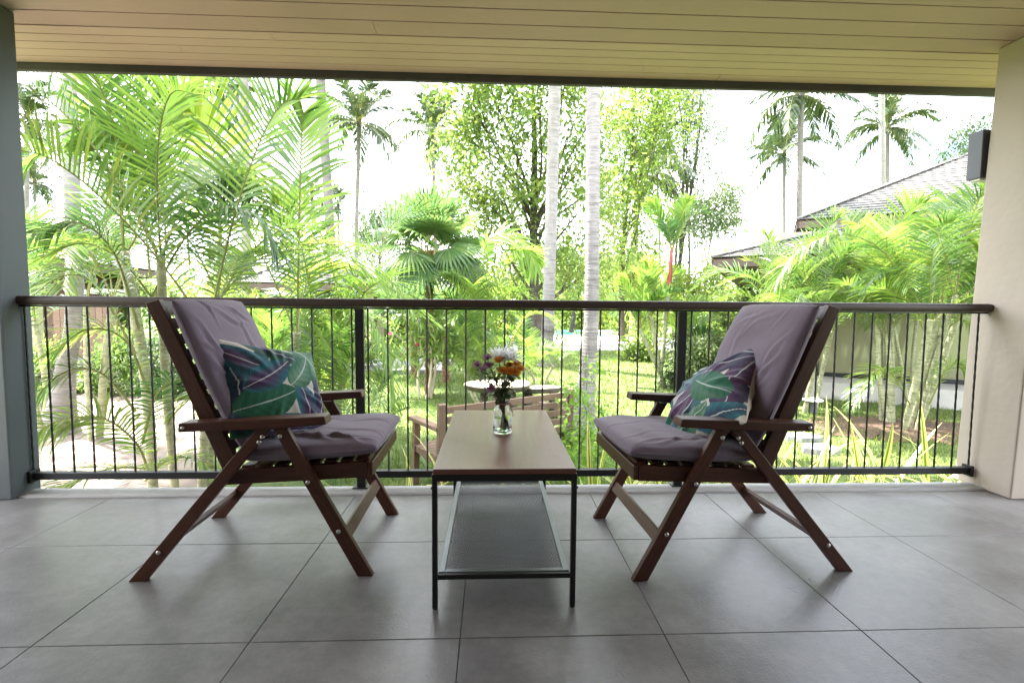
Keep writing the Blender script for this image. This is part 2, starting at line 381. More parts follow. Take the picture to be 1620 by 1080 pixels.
# ceiling boards
CZ = 2.40
ce = struct(MB().box((-3.7, -1.75, CZ+.016), (3.7, 3.17, CZ+.10)).obj('ceiling', MT['fascia']))
joints = [2.487-.1345*i for i in range(32, -1, -1)] + [2.6185, 2.752]
def plankrow(y0, y1, z, gap, splits, mt='ceil'):
    xs = [-3.7] + splits + [3.7]
    for a, b_ in zip(xs[:-1], xs[1:]):
        V = []; w_ = y1-y0-gap
        MB().beam((a+.001, (y0+y1)/2, z+.0065), (b_-.001, (y0+y1)/2, z+.0065), w_, .013, (0, 0, 1)).obj('ceiling_plank', MT[mt], ce, .0015, 1)
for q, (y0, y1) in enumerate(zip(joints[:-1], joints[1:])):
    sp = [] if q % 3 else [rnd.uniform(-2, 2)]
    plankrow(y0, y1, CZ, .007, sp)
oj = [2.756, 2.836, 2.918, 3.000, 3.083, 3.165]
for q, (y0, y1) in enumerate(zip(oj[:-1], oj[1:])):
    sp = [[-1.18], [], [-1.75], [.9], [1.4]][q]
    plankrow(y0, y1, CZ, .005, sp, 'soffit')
struct(MB().box((-3.7, 3.168, CZ-.043), (3.7, 3.20, CZ+.14)).obj('fascia_board', MT['fascia'], None, .003, 1))
struct(MB().box((-3.7, -1.75, CZ+.12), (3.7, 3.19, CZ+.30)).obj('roof', MT['plinth']))
# columns
struct(MB().box((-2.80, 2.49, 0.0), (-2.362, 2.648, CZ-.001)).obj('column_left', MT['colL'], None, .008, 2))
struct(MB().add([(2.675+.088*(z > 1)+dx, y, z) for z in (0, CZ-.001) for y in (2.385, 2.70) for dx in (0, .52)], [(0, 2, 3, 1), (4, 5, 7, 6), (0, 1, 5, 4), (2, 6, 7, 3), (0, 4, 6, 2), (1, 3, 7, 5)]).obj('column_right', MT['colR'], None, .012, 3))
struct(MB().box((2.66, 2.40, 0.0), (2.6745, 2.69, .09)).obj('skirting_right', MT['colR'], None, .006, 2)) if False else None
struct(MB().box((-3.7, -1.9, 0), (3.7, -1.75, CZ)).obj('wall_back', MT['wallin']))
struct(MB().box((-3.85, -1.9, 0), (-3.70, .5, CZ)).obj('light_block_left', MT['wallin']))  # unseen partial wall, added to cut light entering from the left
struct(MB().box((3.70, -1.9, 0), (3.85, .5, CZ)).obj('light_block_right', MT['wallin']))  # its counterpart on the right, also unseen and added to narrow the side opening
# box fitting on the right column
wl = at(1540, 248, 2.76)
t = thing('wall_light', 'dark grey box fitting on the outer side of the cream right column', 'wall light', (wl.x, 2.712, wl.z-.14))
MB().box((0, 0, .012), (.15, .085, .275)).obj('housing', MT['lamp'], t, .004, 2)
MB().box((.08, -.0115, .06), (.14, -.001, .22)).obj('mounting_plate', MT['black'], t)
MB().box((.01, .01, .002), (.13, .075, .0115)).obj('lens', MT['whitecap'], t)

# railing
YR = 2.60
t = thing('balcony_railing', 'black steel balcony railing with thin bars and brown wooden handrail', 'railing', (0, YR, 0))
b = MB(); pr = []
for k in range(14):
    a = 2*PI*k/14; pr.append((math.copysign(abs(math.cos(a))**.45, math.cos(a))*.034, math.copysign(abs(math.sin(a))**.5, math.sin(a))*.0225))
xs = [-2.40, -2.395] + list(np.linspace(-2.3, 2.62, 24)) + [2.695, 2.712]
V = []; U = []
for i, x in enumerate(xs):
    s_ = .8 if i in (0, len(xs)-1) else 1
    for (a, c) in pr: V.append((x, a*s_, .9855+c*s_)); U.append((x, math.atan2(c, a)*.03))
n_ = 14; F = [(i*n_+k, i*n_+(k+1) % n_, (i+1)*n_+(k+1) % n_, (i+1)*n_+k) for i in range(len(xs)-1) for k in range(n_)]
F += [tuple(range(n_)), tuple((len(xs)-1)*n_+k for k in range(n_-1, -1, -1))]
b.add(V, F, U); b.obj('handrail', MT['rail'], t, smooth=True)
MB().box((-2.36, -.018, .068), (2.655, .018, .104)).obj('bottom_rail', MT['black'], t, .003, 2)
MB().box((-2.36, -.02, .9535), (2.69, .02, .9625)).obj('top_bar', MT['black'], t)
for x in (-2.352, 2.655):
    MB().box((x-.008, -.03, .055), (x+.008, .03, .115)).obj('bracket', MT['black'], t, .002, 1)
PX = [at(570, 600, YR).x, at(1076.5, 600, YR).x]
for x in PX: MB().box((x-.0225, -.011, 0.012), (x+.0225, .011, .953)).obj('post', MT['black'], t, .002, 1); 
for x in PX: MB().box((x-.04, -.03, .0125), (x+.04, .03, .0185)).obj('base_plate', MT['black'], t)
# a twisted thin bar
V = []; nn = 60
for i in range(nn+1):
    z = .10+(.955-.10)*i/nn; a0 = i*.42
    for k in range(4): V.append((.0052*math.cos(a0+k*PI/2), .0052*math.sin(a0+k*PI/2), z))
F = [(i*4+k, i*4+(k+1) % 4, (i+1)*4+(k+1) % 4, (i+1)*4+k) for i in range(nn) for k in range(4)]
bal = mesh('baluster', V, F, MT['black'], smooth=True)
for (pa, pb) in ((45, 557.5), (583, 1067), (1091, 1553)):
    xa, xb = at(pa, 600, YR).x, min(2.657, at(pb, 600, YR).x)
    for i in range(17): link('baluster', bal, t, (xa+(xb-xa)*i/16, 0, 0))

# ================================================================== CHAIRS
def prof_board(pts, y0, y1, name, mat, parent, bev=.003):   # a board cut from a side outline (x,z)
    n_ = len(pts); a = Vector((pts[0][0], pts[0][1])); bl = max(range(n_), key=lambda i: (Vector(pts[i])-a).length)
    d = (Vector(pts[bl])-a).normalized(); o_ = rnd.random()*7
    V = []; U = []
    for y in (y0, y1):
        for (x, z) in pts:
            V.append((x, y, z)); q = Vector((x, z))-a; U.append((q.dot(d)+o_, q.x*d.y-q.y*d.x+y*.9+o_))
    F = [tuple(range(n_)), tuple(range(2*n_-1, n_-1, -1))] + [(i, n_+i, n_+(i+1) % n_, (i+1) % n_) for i in range(n_)]
    m = MB().add(V, F, U).me(name, mat)
    bm = bmesh.new(); bm.from_mesh(m); bmesh.ops.recalc_face_normals(bm, faces=bm.faces)
    bmesh.ops.bevel(bm, geom=list(bm.edges), offset=bev, segments=2, profile=.6, affect='EDGES', clamp_overlap=True); bm.to_mesh(m); bm.free()
    return link(name, m, parent)
def make_chair(label, loc, rz):
    c = thing('garden_chair', label, 'chair', loc, rz, 'reclining wooden garden chairs on the balcony')
    W = MT['chair']
    for s_ in (-1, 1):
        def yy(a, b_): return (s_*a, s_*b_) if s_ > 0 else (s_*b_, s_*a)
        prof_board([(.026, .541), (.076, .541), (-.366, 0), (-.425, 0)], *yy(.252, .276), 'rear_leg', W, c)
        prof_board([(.070, .541), (.122, .541), (.420, 0), (.360, 0)], *yy(.254, .278) if 0 else yy(.2285, .2510), 'front_leg', W, c) if 0 else \
            prof_board([(.079, .541), (.128, .541), (.420, 0), (.364, 0)], *yy(.2525, .2765), 'front_leg', W, c)
        prof_board([(-.105, .331), (-.072, .385), (.398, .410), (.398, .354)], *yy(.224, .249), 'seat_rail', W, c)
        prof_board([(-.364, .972), (-.318, .985), (-.066, .40), (-.085, .352), (-.112, .352), (-.126, .39)], *yy(.196, .2225), 'back_rail', W, c)
        prof_board([(-.228, .532), (-.228, .563), (.262, .586), (.268, .556), (.10, .5425)], *yy(.225, .292), 'armrest', W, c, .005)
        bo = MB()
        def disc(x, z, y=.2775, r=.0075):
            V = []; 
            for q, (rr, dy) in enumerate(((r, 0), (r, .0025), (r*.7, .004), (0.0008, .0042))):
                for k in range(12): V.append((x+rr*math.cos(PI*k/6), s_*(y-.001+dy), z+rr*math.sin(PI*k/6)))
            F = [(i*12+k, i*12+(k+1) % 12, (i+1)*12+(k+1) % 12, (i+1)*12+k) for i in range(3) for k in range(12)]+[tuple(range(36, 48))]
            return MB().add(V, F).obj('bolt', MT['steel'], c, smooth=True)
        for (x, z) in ((.300, .168), (-.318, .104), (.197, .348), (.105, .513), (.046, .511), (.034, .492)): disc(x, z)
        disc(-.212, .548, .293, .006)
        # folding bracket plate under the arm
        MB().box((.02, min(s_*.2795, s_*.2765), .5395) if 0 else (.03, min(s_*.230, s_*.250), .5385), (.125, max(s_*.230, s_*.250), .5415)).obj('bracket', MT['steel'], c)
    # boards across
    def cross(p, wd, th, ang, half, name):
        d = Vector((math.cos(ang), 0, math.sin(ang)))     # width direction in the side plane
        nrm = Vector((-d.z, 0, d.x))
        p0 = Vector((p[0], -half, p[1])); p1 = Vector((p[0], half, p[1]))
        MB().beam(p0, p1, wd, th, nrm).obj(name, W, c, .002, 1)
    la = math.atan2(-.541, .294); lb = math.atan2(.541, .447)
    cross((.322, .150), .044, .018, la, .2520, 'front_stretcher'); cross((-.318, .110), .044, .018, lb, .2515, 'rear_stretcher')
    ba = math.atan2(.58, -.25)
    for i in range(10):
        t_ = i/9; x = -.113+(-.333+.113)*t_; z = .455+(.955-.455)*t_
        cross((x, z), .05 if i == 9 else .040, .014, ba, .1955, 'back_slat')
    for i in range(8):
        t_ = i/7; cross((-.03+.405*t_, .388+.0215*t_), .045, .014, math.atan2(.025, .47), .2235, 'seat_slat')
    cross((.4075, .383), .052, .016, PI/2+.0, .249, 'front_apron')
    return c
chL = make_chair('brown wooden garden chair on the left, facing the coffee table', (-.845, 2.007, 0), math.radians(1.0))
chR = make_chair('brown wooden garden chair on the right, its open end towards the coffee table', (.908, 1.976, 0), math.radians(180+3.2))

def cushion_mesh(name, L, Wd, T, folds, mat, nx=90, ny=80, belly=.25, seed=0, tuck=0):
    """box cushion: length L (x), width Wd (y), thickness T (z up from 0)"""
    rs = np.random.default_rng(seed)
    u = np.linspace(-1, 1, nx); v = np.linspace(-1, 1, ny); UU, VV = np.meshgrid(u, v, indexing='ij')
    r = .9
    def side(top):
        e = (1-np.abs(UU)**7)*(1-np.abs(VV)**7); e = np.clip(e, 0, 1)**.36
        pill = 1-belly*(.55*UU**2+.6*VV**2)
        X = UU*L/2*(1-.018*(VV**2)); Y = VV*Wd/2*(1-.03*(UU**2))
        Z = e*pill*T/2
        if top:
            h = np.zeros_like(Z)
            for (cx, cy_, ang, ln, wd, am) in folds:
                dx = UU*L/2-cx; dy = VV*Wd/2-cy_; a = dx*math.cos(ang)+dy*math.sin(ang); b_ = -dx*math.sin(ang)+dy*math.cos(ang)
                b_ = b_+.012*np.sin(a*28+cx*60)
                wd *= .8; h += am*1.25*np.exp(-(a/ln)**2)*(np.exp(-(b_/wd)**2)-.55*np.exp(-((b_-wd*1.7)/wd)**2))
            for k in range(10):
                f1, f2, ph = rs.uniform(4, 22), rs.uniform(4, 22), rs.uniform(0, 6); h += .0009*np.sin(UU*L/2*f1*2+VV*Wd/2*f2+ph)
            Z = Z+h*np.clip(e*1.4, 0, 1)
            return X, Y, Z
        return X, Y, -Z*.85
    V = []; F = []
    for top in (True, False):
        X, Y, Z = side(top); off = len(V)
        P = np.stack([X, Y, Z+T/2], -1).reshape(-1, 3); V += P.tolist()
        for i in range(nx-1):
            for j in range(ny-1):
                q = (off+i*ny+j, off+(i+1)*ny+j, off+(i+1)*ny+j+1, off+i*ny+j+1)
                F.append(q if top else q[::-1])
    m = mesh(name, V, F, mat, smooth=True)
    bm = bmesh.new(); bm.from_mesh(m); bmesh.ops.remove_doubles(bm, verts=bm.verts, dist=.0004); bm.to_mesh(m); bm.free()
    return m
def piping(parent, L, Wd, T, mat, name='piping'):
    pts = []
    for i in range(73):
        a = 2*PI*i/72; cx = math.copysign(abs(math.cos(a))**.18, math.cos(a)); sy = math.copysign(abs(math.sin(a))**.18, math.sin(a))
        pts.append((cx*L/2*1.0, sy*Wd/2*.985, T/2))
    MB().tube(pts, .0035, 6, False).obj(name, mat, parent, smooth=True)
def make_cushion(label, chair, folds_b, folds_s, seed):
    c = thing('chair_cushion', label, 'cushion', chair.location, chair.rotation_euler.z, 'mauve grey cushions on the chairs')
    T = .092
    # back pad: local x runs up the back, z points forwards
    Lb = .575
    o = link('back_pad', cushion_mesh('back_pad', Lb, .50, T, folds_b, MT['cushion'], seed=seed), c)
    base = Vector((-.086, 0, .438)); up_ = Vector((-.25, 0, .58)).normalized(); fwd = Vector((up_.z, 0, -up_.x))
    mid = base + up_*(Lb/2) + fwd*.006
    o.matrix_local = Matrix(((up_.x, 0, fwd.x, mid.x), (0, -1, 0, mid.y), (up_.z, 0, fwd.z, mid.z), (0, 0, 0, 1)))
    piping(o, Lb, .50, T, MT['cushion'])
    Ls = .50
    o2 = link('seat_pad', cushion_mesh('seat_pad', Ls, .53, T, folds_s, MT['cushion'], seed=seed+5), c)
    o2.location = (.190, 0, .400); o2.rotation_euler = (0, math.radians(-2.9), 0)
    piping(o2, Ls, .53, T, MT['cushion'])
    return c
FB1 = [(-.02, .16, .5, .12, .012, .010), (-.09, .14, .55, .13, .012, .011), (-.15, .13, .6, .12, .012, .010), (-.22, .12, .6, .10, .010, .008), (.20, .0, 1.25, .10, .012, .006), (.22, -.08, 1.3, .08, .012, .006), (.24, .12, .3, .06, .010, .005), (.08, .17, .4, .10, .012, .007), (.05, -.1, .2, .16, .015, .004)]
FS1 = [(.05, .19, .35, .13, .011, .009), (-.02, .17, .40, .12, .011, .009), (.12, .20, .25, .10, .010, .008), (.16, .12, .3, .12, .011, .006), (-.08, .14, .5, .12, .012, .008), (.18, -.05, .15, .12, .014, .005), (.0, -.1, .2, .14, .014, .005)]
mir = lambda L_: [(a, -b_, -c_, d, e, f) for (a, b_, c_, d, e, f) in L_]
FB1 = mir(mir(FB1))
make_cushion('mauve grey two-part cushion on the left chair, creased along its near edge', chL, FB1, mir(FS1), 3)
make_cushion('mauve grey two-part cushion on the right chair, smoother at the top', chR, [(x*.9+.01, -y_, -a*.8, l, w_, h*.38) for (x, y_, a, l, w_, h) in FB1], [(x, y_, a, l, w_, h*.3) for (x, y_, a, l, w_, h) in FS1], 11)

# ------------------------------------------------------------------ throw pillows with a leaf print
PUR, TEAL, GRN, PALE, NAVY = (.085, .022, .095), (.02, .16, .20), (.012, .13, .055), (.14, .27, .16), (.015, .022, .075)
def leaf_colour(Uc, Vc, leaves):
    n_ = len(Uc); C = np.tile(np.array([.56, .52, .46]), (n_, 1)); 
    for (cx, cy_, ang, a, b_, inner, outer) in leaves:
        ca, sa = math.cos(ang), math.sin(ang)
        x = (Uc-cx)*ca+(Vc-cy_)*sa; y = -(Uc-cx)*sa+(Vc-cy_)*ca
        y = y-.10*x*x/max(a, .1)
        t_ = np.clip(1-(x/a)**2, 0, 1); wd = b_*t_**.62*(1-.18*x/a)
        ins = (np.abs(y) < wd) & (np.abs(x) < a)
        q = np.clip(np.abs(y)/np.maximum(wd, 1e-4), 0, 1)
        m = (np.clip(q*1.15+.22*np.sin(x*7+y*4), 0, 1)**1.3)[:, None]
        col = np.array(inner)*(1-m)+np.array(outer)*m
        vein = .82+.18*np.sin((x-np.abs(y)*.9)*110)+.12*np.sin((x-np.abs(y)*.8)*37+cx*9)
        col = col*vein[:, None]
        lite = np.clip(.5-.5*np.abs(y-b_*.4)/b_, 0, 1)[:, None]*np.array([.01, .05, .07]); col = col+lite*.55
        rib = np.abs(y) < .011*(1.2-.7*np.abs(x)/a); col[rib] = (.46, .52, .50)
        C[ins] = col[ins]
    return C
def pillow_mesh(seed, leaves, size=.43, T=.16, n_=170, shear=0):
    u = np.linspace(-1, 1, n_); UU, VV = np.meshgrid(u, u, indexing='ij')
    rs = np.random.default_rng(seed)
    e = np.clip((1-UU**2), 0, 1)**.50*np.clip((1-VV**2), 0, 1)**.50
    pinch = 1-.10*(1-VV**2)*(UU**2)-0; pinch2 = 1-.10*(1-UU**2)*(VV**2)
    X = UU*size/2*(1-.085*(1-VV**2)*np.abs(UU)**3); Y = VV*size/2*(1-.085*(1-UU**2)*np.abs(VV)**3)
    Y = Y-shear*X
    h = np.zeros_like(X)
    for k in range(26):
        a = rs.uniform(0, 2*PI); cx, cy_ = .62*math.cos(a)*1.2, .62*math.sin(a)*1.2; d = math.atan2(cy_, cx)
        dx, dy = UU-cx, VV-cy_; p = dx*math.cos(d)+dy*math.sin(d); q = -dx*math.sin(d)+dy*math.cos(d)
        h += rs.uniform(.003, .008)*np.exp(-(p/.33)**2)*(np.exp(-(q/.055)**2)-.5*np.exp(-((q-.10)/.06)**2))
    Vs, Fs, Cs = [], [], []
    for sgn in (1, -1):
        Z = sgn*(e*T/2+h*np.clip(e*2, 0, 1)); off = sum(len(v) for v in Vs)
        Vs.append(np.stack([X, Y, Z], -1).reshape(-1, 3))
        I, J = np.meshgrid(np.arange(n_-1), np.arange(n_-1), indexing='ij'); a = (off+I*n_+J).ravel()
        q = np.stack([a, a+n_, a+n_+1, a+1], 1); Fs.append(q if sgn > 0 else q[:, ::-1])
        c = leaf_colour(UU.ravel(), VV.ravel(), leaves) if sgn > 0 else np.tile(np.array([.50, .44, .36]), (n_*n_, 1))
        Cs.append(c)
    return mesh('pillow', np.vstack(Vs), np.vstack(Fs), MT['print'], col=np.vstack(Cs), smooth=True)
def place_axes(o, P, xa, za):                  # local z -> za (the printed face), local x -> xa
    z = Vector(za).normalized(); x = Vector(xa); x = (x-z*x.dot(z)).normalized(); y = z.cross(x)
    m = Matrix((x, y, z)).transposed().to_4x4(); m.translation = Vector(P); o.matrix_world = m
LV1 = [(-.5, -.95, .9, .5, .3, TEAL, NAVY), (.95, .5, 1.5, .6, .3, NAVY, GRN), (-.2, .45, 1.2, .6, .3, GRN, NAVY), (-.75, -.65, .3, .7, .34, NAVY, GRN), (.2, -.9, .1, .8, .35, PUR, TEAL), (.75, .75, 2.2, .6, .3, PALE, GRN), (-.85, .1, 1.7, .55, .26, NAVY, TEAL), (.85, -.2, 1.35, .55, .26, PUR, NAVY),
       (-.05, .80, -.5, .75, .24, NAVY, GRN), (-.55, .45, -.45, .62, .27, PUR, TEAL), (-.35, -.35, .35, .62, .34, GRN, GRN), (-.25, .18, .6, .58, .25, PUR, TEAL), (.40, -.28, 1.75, .52, .22, PUR, TEAL), (.45, .35, .9, .48, .24, PALE, GRN)]
LV2 = [(.1, .2, 1.2, .7, .35, NAVY, PUR), (-.1, -.5, 1.0, .6, .3, NAVY, TEAL), (.75, -.35, 1.4, .5, .28, PUR, NAVY), (-.85, .3, 1.4, .5, .26, GRN, TEAL), (-.7, .7, .4, .6, .3, NAVY, TEAL), (.7, .8, -.4, .7, .24, PUR, NAVY), (-.9, -.2, 1.5, .6, .25, GRN, TEAL), (.0, .9, .1, .6, .2, PUR, TEAL), (.9, .2, 1.2, .5, .25, PUR, PUR),
       (.45, .45, .2, .6, .26, PUR, NAVY), (-.45, .35, .15, .62, .24, NAVY, TEAL), (-.35, -.25, .35, .55, .28, PUR, PUR), (.35, -.12, -.65, .55, .33, GRN, GRN), (-.75, -.75, 1.3, .5, .25, TEAL, GRN), (.55, -.8, .1, .6, .22, NAVY, TEAL), (0, -.75, .5, .45, .2, GRN, PALE)]
p1 = link('throw_pillow', pillow_mesh(4, LV1, .385, .17, shear=.18)); props(p1, 'square pillow with purple and green banana leaf print leaning in the left chair', 'pillow', 'leaf print pillows on the chairs')
p2 = link('throw_pillow', pillow_mesh(9, LV2, .45, .17)); props(p2, 'slumped banana leaf print pillow with beige back in the right chair', 'pillow', 'leaf print pillows on the chairs')

place_axes(p1, (-.835, 1.93, .635), (.59, .75, -.05), (.68, -.52, .40))
place_axes(p2, (.895, 1.975, .590), (.16, -.28, .19), (-.76, 0, .65))

# ================================================================== COFFEE TABLE
t = thing('coffee_table', 'small coffee table with brown wood top, black legs and wire mesh shelf', 'table', (.0447, 1.981, 0), math.radians(0))
B = MT['black']
MB().beam((0, -.452, .4505), (0, .452, .4505), .452, .018, (0, 0, 1)).obj('table_top', MT['tabletop'], t, .0025, 2)
hw, hd, s_ = .2215, .441, .0085
for sx in (-1, 1):
    for sy in (-1, 1):
        MB().box((sx*hw-s_, sy*hd-s_, .004), (sx*hw+s_, sy*hd+s_, .4185)).obj('leg', B, t, .0015, 1)
        MB().lathe([(.008, 0), (.009, .004)], (sx*hw, sy*hd, 0), 10).obj('foot', B, t)
        MB().tube([(sx*(hw+s_), sy*hd, .395), (sx*(hw+s_+.004), sy*hd, .395)], .004, 8).obj('bolt', B, t)
for sy in (-1, 1):
    MB().box((-hw-s_, sy*hd-s_, .419), (hw+s_, sy*hd+s_, .441)).obj('top_rail', B, t, .001, 1)
    MB().box((-hw+s_+.0005, sy*hd-.006, .098), (hw-s_-.0005, sy*hd+.006, .114)).obj('lower_rail', B, t, .001, 1)
for sx in (-1, 1):
    MB().box((sx*hw-s_, -hd+s_+.0005, .4195), (sx*hw+s_, hd-s_-.0005, .4405)).obj('side_rail', B, t, .001, 1)
# shelf frame + expanded metal mesh
b = MB(); fw_, fd_ = .2015, .4315
for sx in (-1, 1): b.box((sx*fw_-.010, -fd_, .1005), (sx*fw_+.010, fd_, .1165))
for sy in (-1, 1): b.box((-fw_+.0105, sy*(fd_-.010)-.010, .1010), (fw_-.0105, sy*(fd_-.010)+.010, .1160))
b.obj('shelf_frame', MT['mesh'], t, .0015, 1)
V = []; F = []
cw, ch = .0118, .0082                           # cell width (x) and height (y)
nx, ny = int((fw_*2-.02)/cw), int((fd_*2-.04)/ch)
cellhex = []
x0, y0 = -nx*cw/2, -ny*ch/2
for j in range(ny):
    for i in range(nx):
        cx = x0+(i+.5+(.5 if j % 2 else 0)-.25)*cw; cyy = y0+(j+.5)*ch
        o_ = len(V)
        for q, (a, b_) in enumerate(((-.5, -.17), (0, -.66), (.5, -.17), (.5, .17), (0, .66), (-.5, .17))):
            V.append((cx+a*cw, cyy+b_*ch, .1080+.0016*b_))
        for (a, b_) in ((-.5, -.17), (0, -.66), (.5, -.17), (.5, .17), (0, .66), (-.5, .17)):
            V.append((cx+a*cw*.66, cyy+b_*ch*.58, .1087+.0030*b_))
        for k in range(6): F.append((o_+k, o_+(k+1) % 6, o_+6+(k+1) % 6, o_+6+k))
o = link('wire_mesh', mesh('wire_mesh', V, F, MT['mesh']), t); o['kind'] = 'stuff'
md = o.modifiers.new('thick', 'SOLIDIFY'); md.thickness = .0012

# ------------------------------------------------------------------ vase and flowers
vx, vy, vz = .0465, 1.985, .460
t = thing('glass_vase', 'clear glass bottle vase of water standing on the coffee table', 'vase', (vx, vy, vz))
prof = [(.0, .001), (.036, .001), (.0385, .006), (.0385, .035), (.0385, .085), (.037, .098), (.030, .108), (.0255, .114), (.0245, .125), (.0265, .1290), (.0265, .1330), (.0245, .1335), (.0235, .125), (.0243, .115), (.0285, .107), (.0352, .097), (.0363, .085), (.0363, .035), (.0360, .009), (.0, .007)]
MB().lathe([(max(r, .0002), z) for r, z in prof], (0, 0, 0), 40, False).obj('glass', MT['glass'], t, smooth=True)
MB().lathe([(.0002, .0078), (.0356, .0095), (.0359, .035), (.0359, .062), (.0002, .062)], (0, 0, 0), 40, False).obj('water', MT['vwater'], t, smooth=False)
b = MB()
for q in range(3): b.tube([((.0262+.0006)*math.cos(a), (.0262+.0006)*math.sin(a), .1175+q*.0022) for a in np.linspace(0, 2*PI, 25)], .0013, 6, False)
b.tube(spline([(.025, -.010, .119), (.034, -.014, .112), (.038, -.018, .095), (.042, -.018, .078), (.039, -.016, .070)], 14), .0016, 6)
b.tube(spline([(.025, -.010, .119), (.032, -.018, .126), (.037, -.016, .118), (.030, -.012, .110), (.036, -.02, .088)], 14), .0014, 6)
b.obj('twine', MT['twine'], t, smooth=True)

def petals(R, rings, wid, cup, droop=0, jitter=.1, seed=0):
    """flower head of many narrow petals, centre at origin facing +z"""
    rs = random.Random(seed); V = []; F = []; C = []
    for q, (nr, rr, elev) in enumerate(rings):
        for k in range(nr):
            a = 2*PI*(k+rs.random()*.6)/nr; L = R*rr*(1+rs.uniform(-jitter, jitter)); el = elev+rs.uniform(-.12, .12)
            d = Vector((math.cos(a)*math.cos(el), math.sin(a)*math.cos(el), math.sin(el))); s__ = Vector((-math.sin(a), math.cos(a), 0)); n__ = d.cross(s__)
            o_ = len(V); tt = rs.uniform(.55, 1)
            for (f, ww, lift) in ((.05, .5, 0), (.45, 1, cup*.5), (.8, .9, cup), (1.0, .25, cup*1.1-droop)):
                p = d*(L*f)-n__*(lift*L)
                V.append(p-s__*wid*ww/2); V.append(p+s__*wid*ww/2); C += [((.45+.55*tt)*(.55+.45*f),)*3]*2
            F += [(o_+i*2, o_+i*2+1, o_+i*2+3, o_+i*2+2) for i in range(3)]
    return V, F, C
def flower_mesh(kind, seed):
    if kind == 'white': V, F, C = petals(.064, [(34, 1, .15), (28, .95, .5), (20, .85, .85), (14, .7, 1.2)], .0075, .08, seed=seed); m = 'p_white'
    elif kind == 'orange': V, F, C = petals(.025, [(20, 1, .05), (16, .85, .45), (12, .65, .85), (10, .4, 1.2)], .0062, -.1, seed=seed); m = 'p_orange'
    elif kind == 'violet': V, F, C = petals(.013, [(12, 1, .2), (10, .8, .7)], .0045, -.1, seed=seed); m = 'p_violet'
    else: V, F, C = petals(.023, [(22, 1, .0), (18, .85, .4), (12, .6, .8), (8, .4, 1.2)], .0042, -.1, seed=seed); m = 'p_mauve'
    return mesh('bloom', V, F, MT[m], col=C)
flow = [('white', 806, 568, 0, 'large white chrysanthemum topping the bouquet on its upper side'), ('white', 790, 566, .03, 'white chrysanthemum at the back of the bouquet beside the larger one'),
        ('orange', 790, 570, -.02, 'orange bloom tucked under the white chrysanthemum, highest of the orange ones'), ('orange', 796, 586, -.04, 'orange bloom at the middle of the bouquet nearest the mauve ones'), ('orange', 806, 588, -.045, 'orange bloom at the bouquet centre, second in the low row'),
        ('orange', 815, 589, -.035, 'orange bloom hanging lowest at the right of the bouquet'), ('orange', 817, 576, -.02, 'orange bloom just below the white petals on the right'), ('orange', 823, 583, -.005, 'outermost orange bloom at the right edge of the bouquet'), ('orange', 806, 579, .0, 'small orange bloom between the upper and lower orange rows'),
        ('mauve', 755, 577, -.01, 'mauve bloom sticking out farthest left of the bouquet'), ('mauve', 773, 578, -.03, 'wide mauve bloom left of the orange row'), ('mauve', 771, 566, .0, 'small mauve bloom at the upper left of the bouquet'), ('mauve', 777, 615, -.03, 'drooping mauve bloom low beside the vase neck'), ('violet', 806, 598, -.01, 'tiny violet bloom half hidden under the orange row'), ('mauve', 765, 584, .02, 'mauve bud behind the wide mauve bloom')]
Vv = Vector((vx, vy, vz))
for i, (kd, px, py, dy, lab) in enumerate(flow):
    P = at(px, py, vy+dy)
    f = thing('flower', lab, 'flower', Vv, 0, 'cut flowers in the glass vase')
    h = link('bloom', flower_mesh(kd, i), f); h.location = P-Vv
    outw = (P-(Vv+Vector((0, 0, .09)))).normalized(); outw = (outw+Vector((0, -.55 if kd != 'white' else -.15, .25))).normalized()
    h.rotation_euler = outw.to_track_quat('Z', 'Y').to_euler()
    a = rnd.uniform(0, 6.28); bx, by = .022*math.cos(a), .022*math.sin(a)
    nk = (.012*math.cos(a+2.6), .012*math.sin(a+2.6), .12); e_ = (P-Vv)-outw*.004
    pts = spline([(bx, by, .012), ((bx+nk[0])/2+.004, (by+nk[1])/2, .065), nk, (Vector(nk)*.45+e_*.55)+Vector((0, 0, .012)), e_], 16)
    MB().tube(pts, [.0022]*10+[.0018]*6, 6).obj('stem', MT['stemgreen'], f, smooth=True)
    V = []; F = []; C = []
    for q in range(22 if kd != 'violet' else 4):
        u = rnd.uniform(.15, .95) if q % 4 == 0 else rnd.uniform(.60, .96)
        p = pts[int(u*15)]; d = Vector((rnd.gauss(0, 1), rnd.gauss(0, 1), rnd.uniform(-.3, .7))).normalized(); s2 = d.cross(Vector((0, 0, 1))).normalized()
        if p.z < .115: d = Vector((d.x*.3, d.y*.3, -1)).normalized(); ln = .014
        else: ln = rnd.uniform(.022, .042)
        wd_ = ln*.5; o_ = len(V); tt = rnd.random()
        for (f_, ww) in ((0, .1), (.3, .7), (.6, 1), (.8, .55), (1, .05)):
            pp = p+d*ln*f_-Vector((0, 0, 1))*.25*ln*f_*f_; V += [pp-s2*wd_*ww/2, pp+s2*wd_*ww/2]; C += [(tt,)*3]*2
        F += [(o_+i_*2, o_+i_*2+1, o_+i_*2+3, o_+i_*2+2) for i_ in range(4)]
    link('leaves', mesh('leaves', V, F, MT['leafD'], col=C), f)

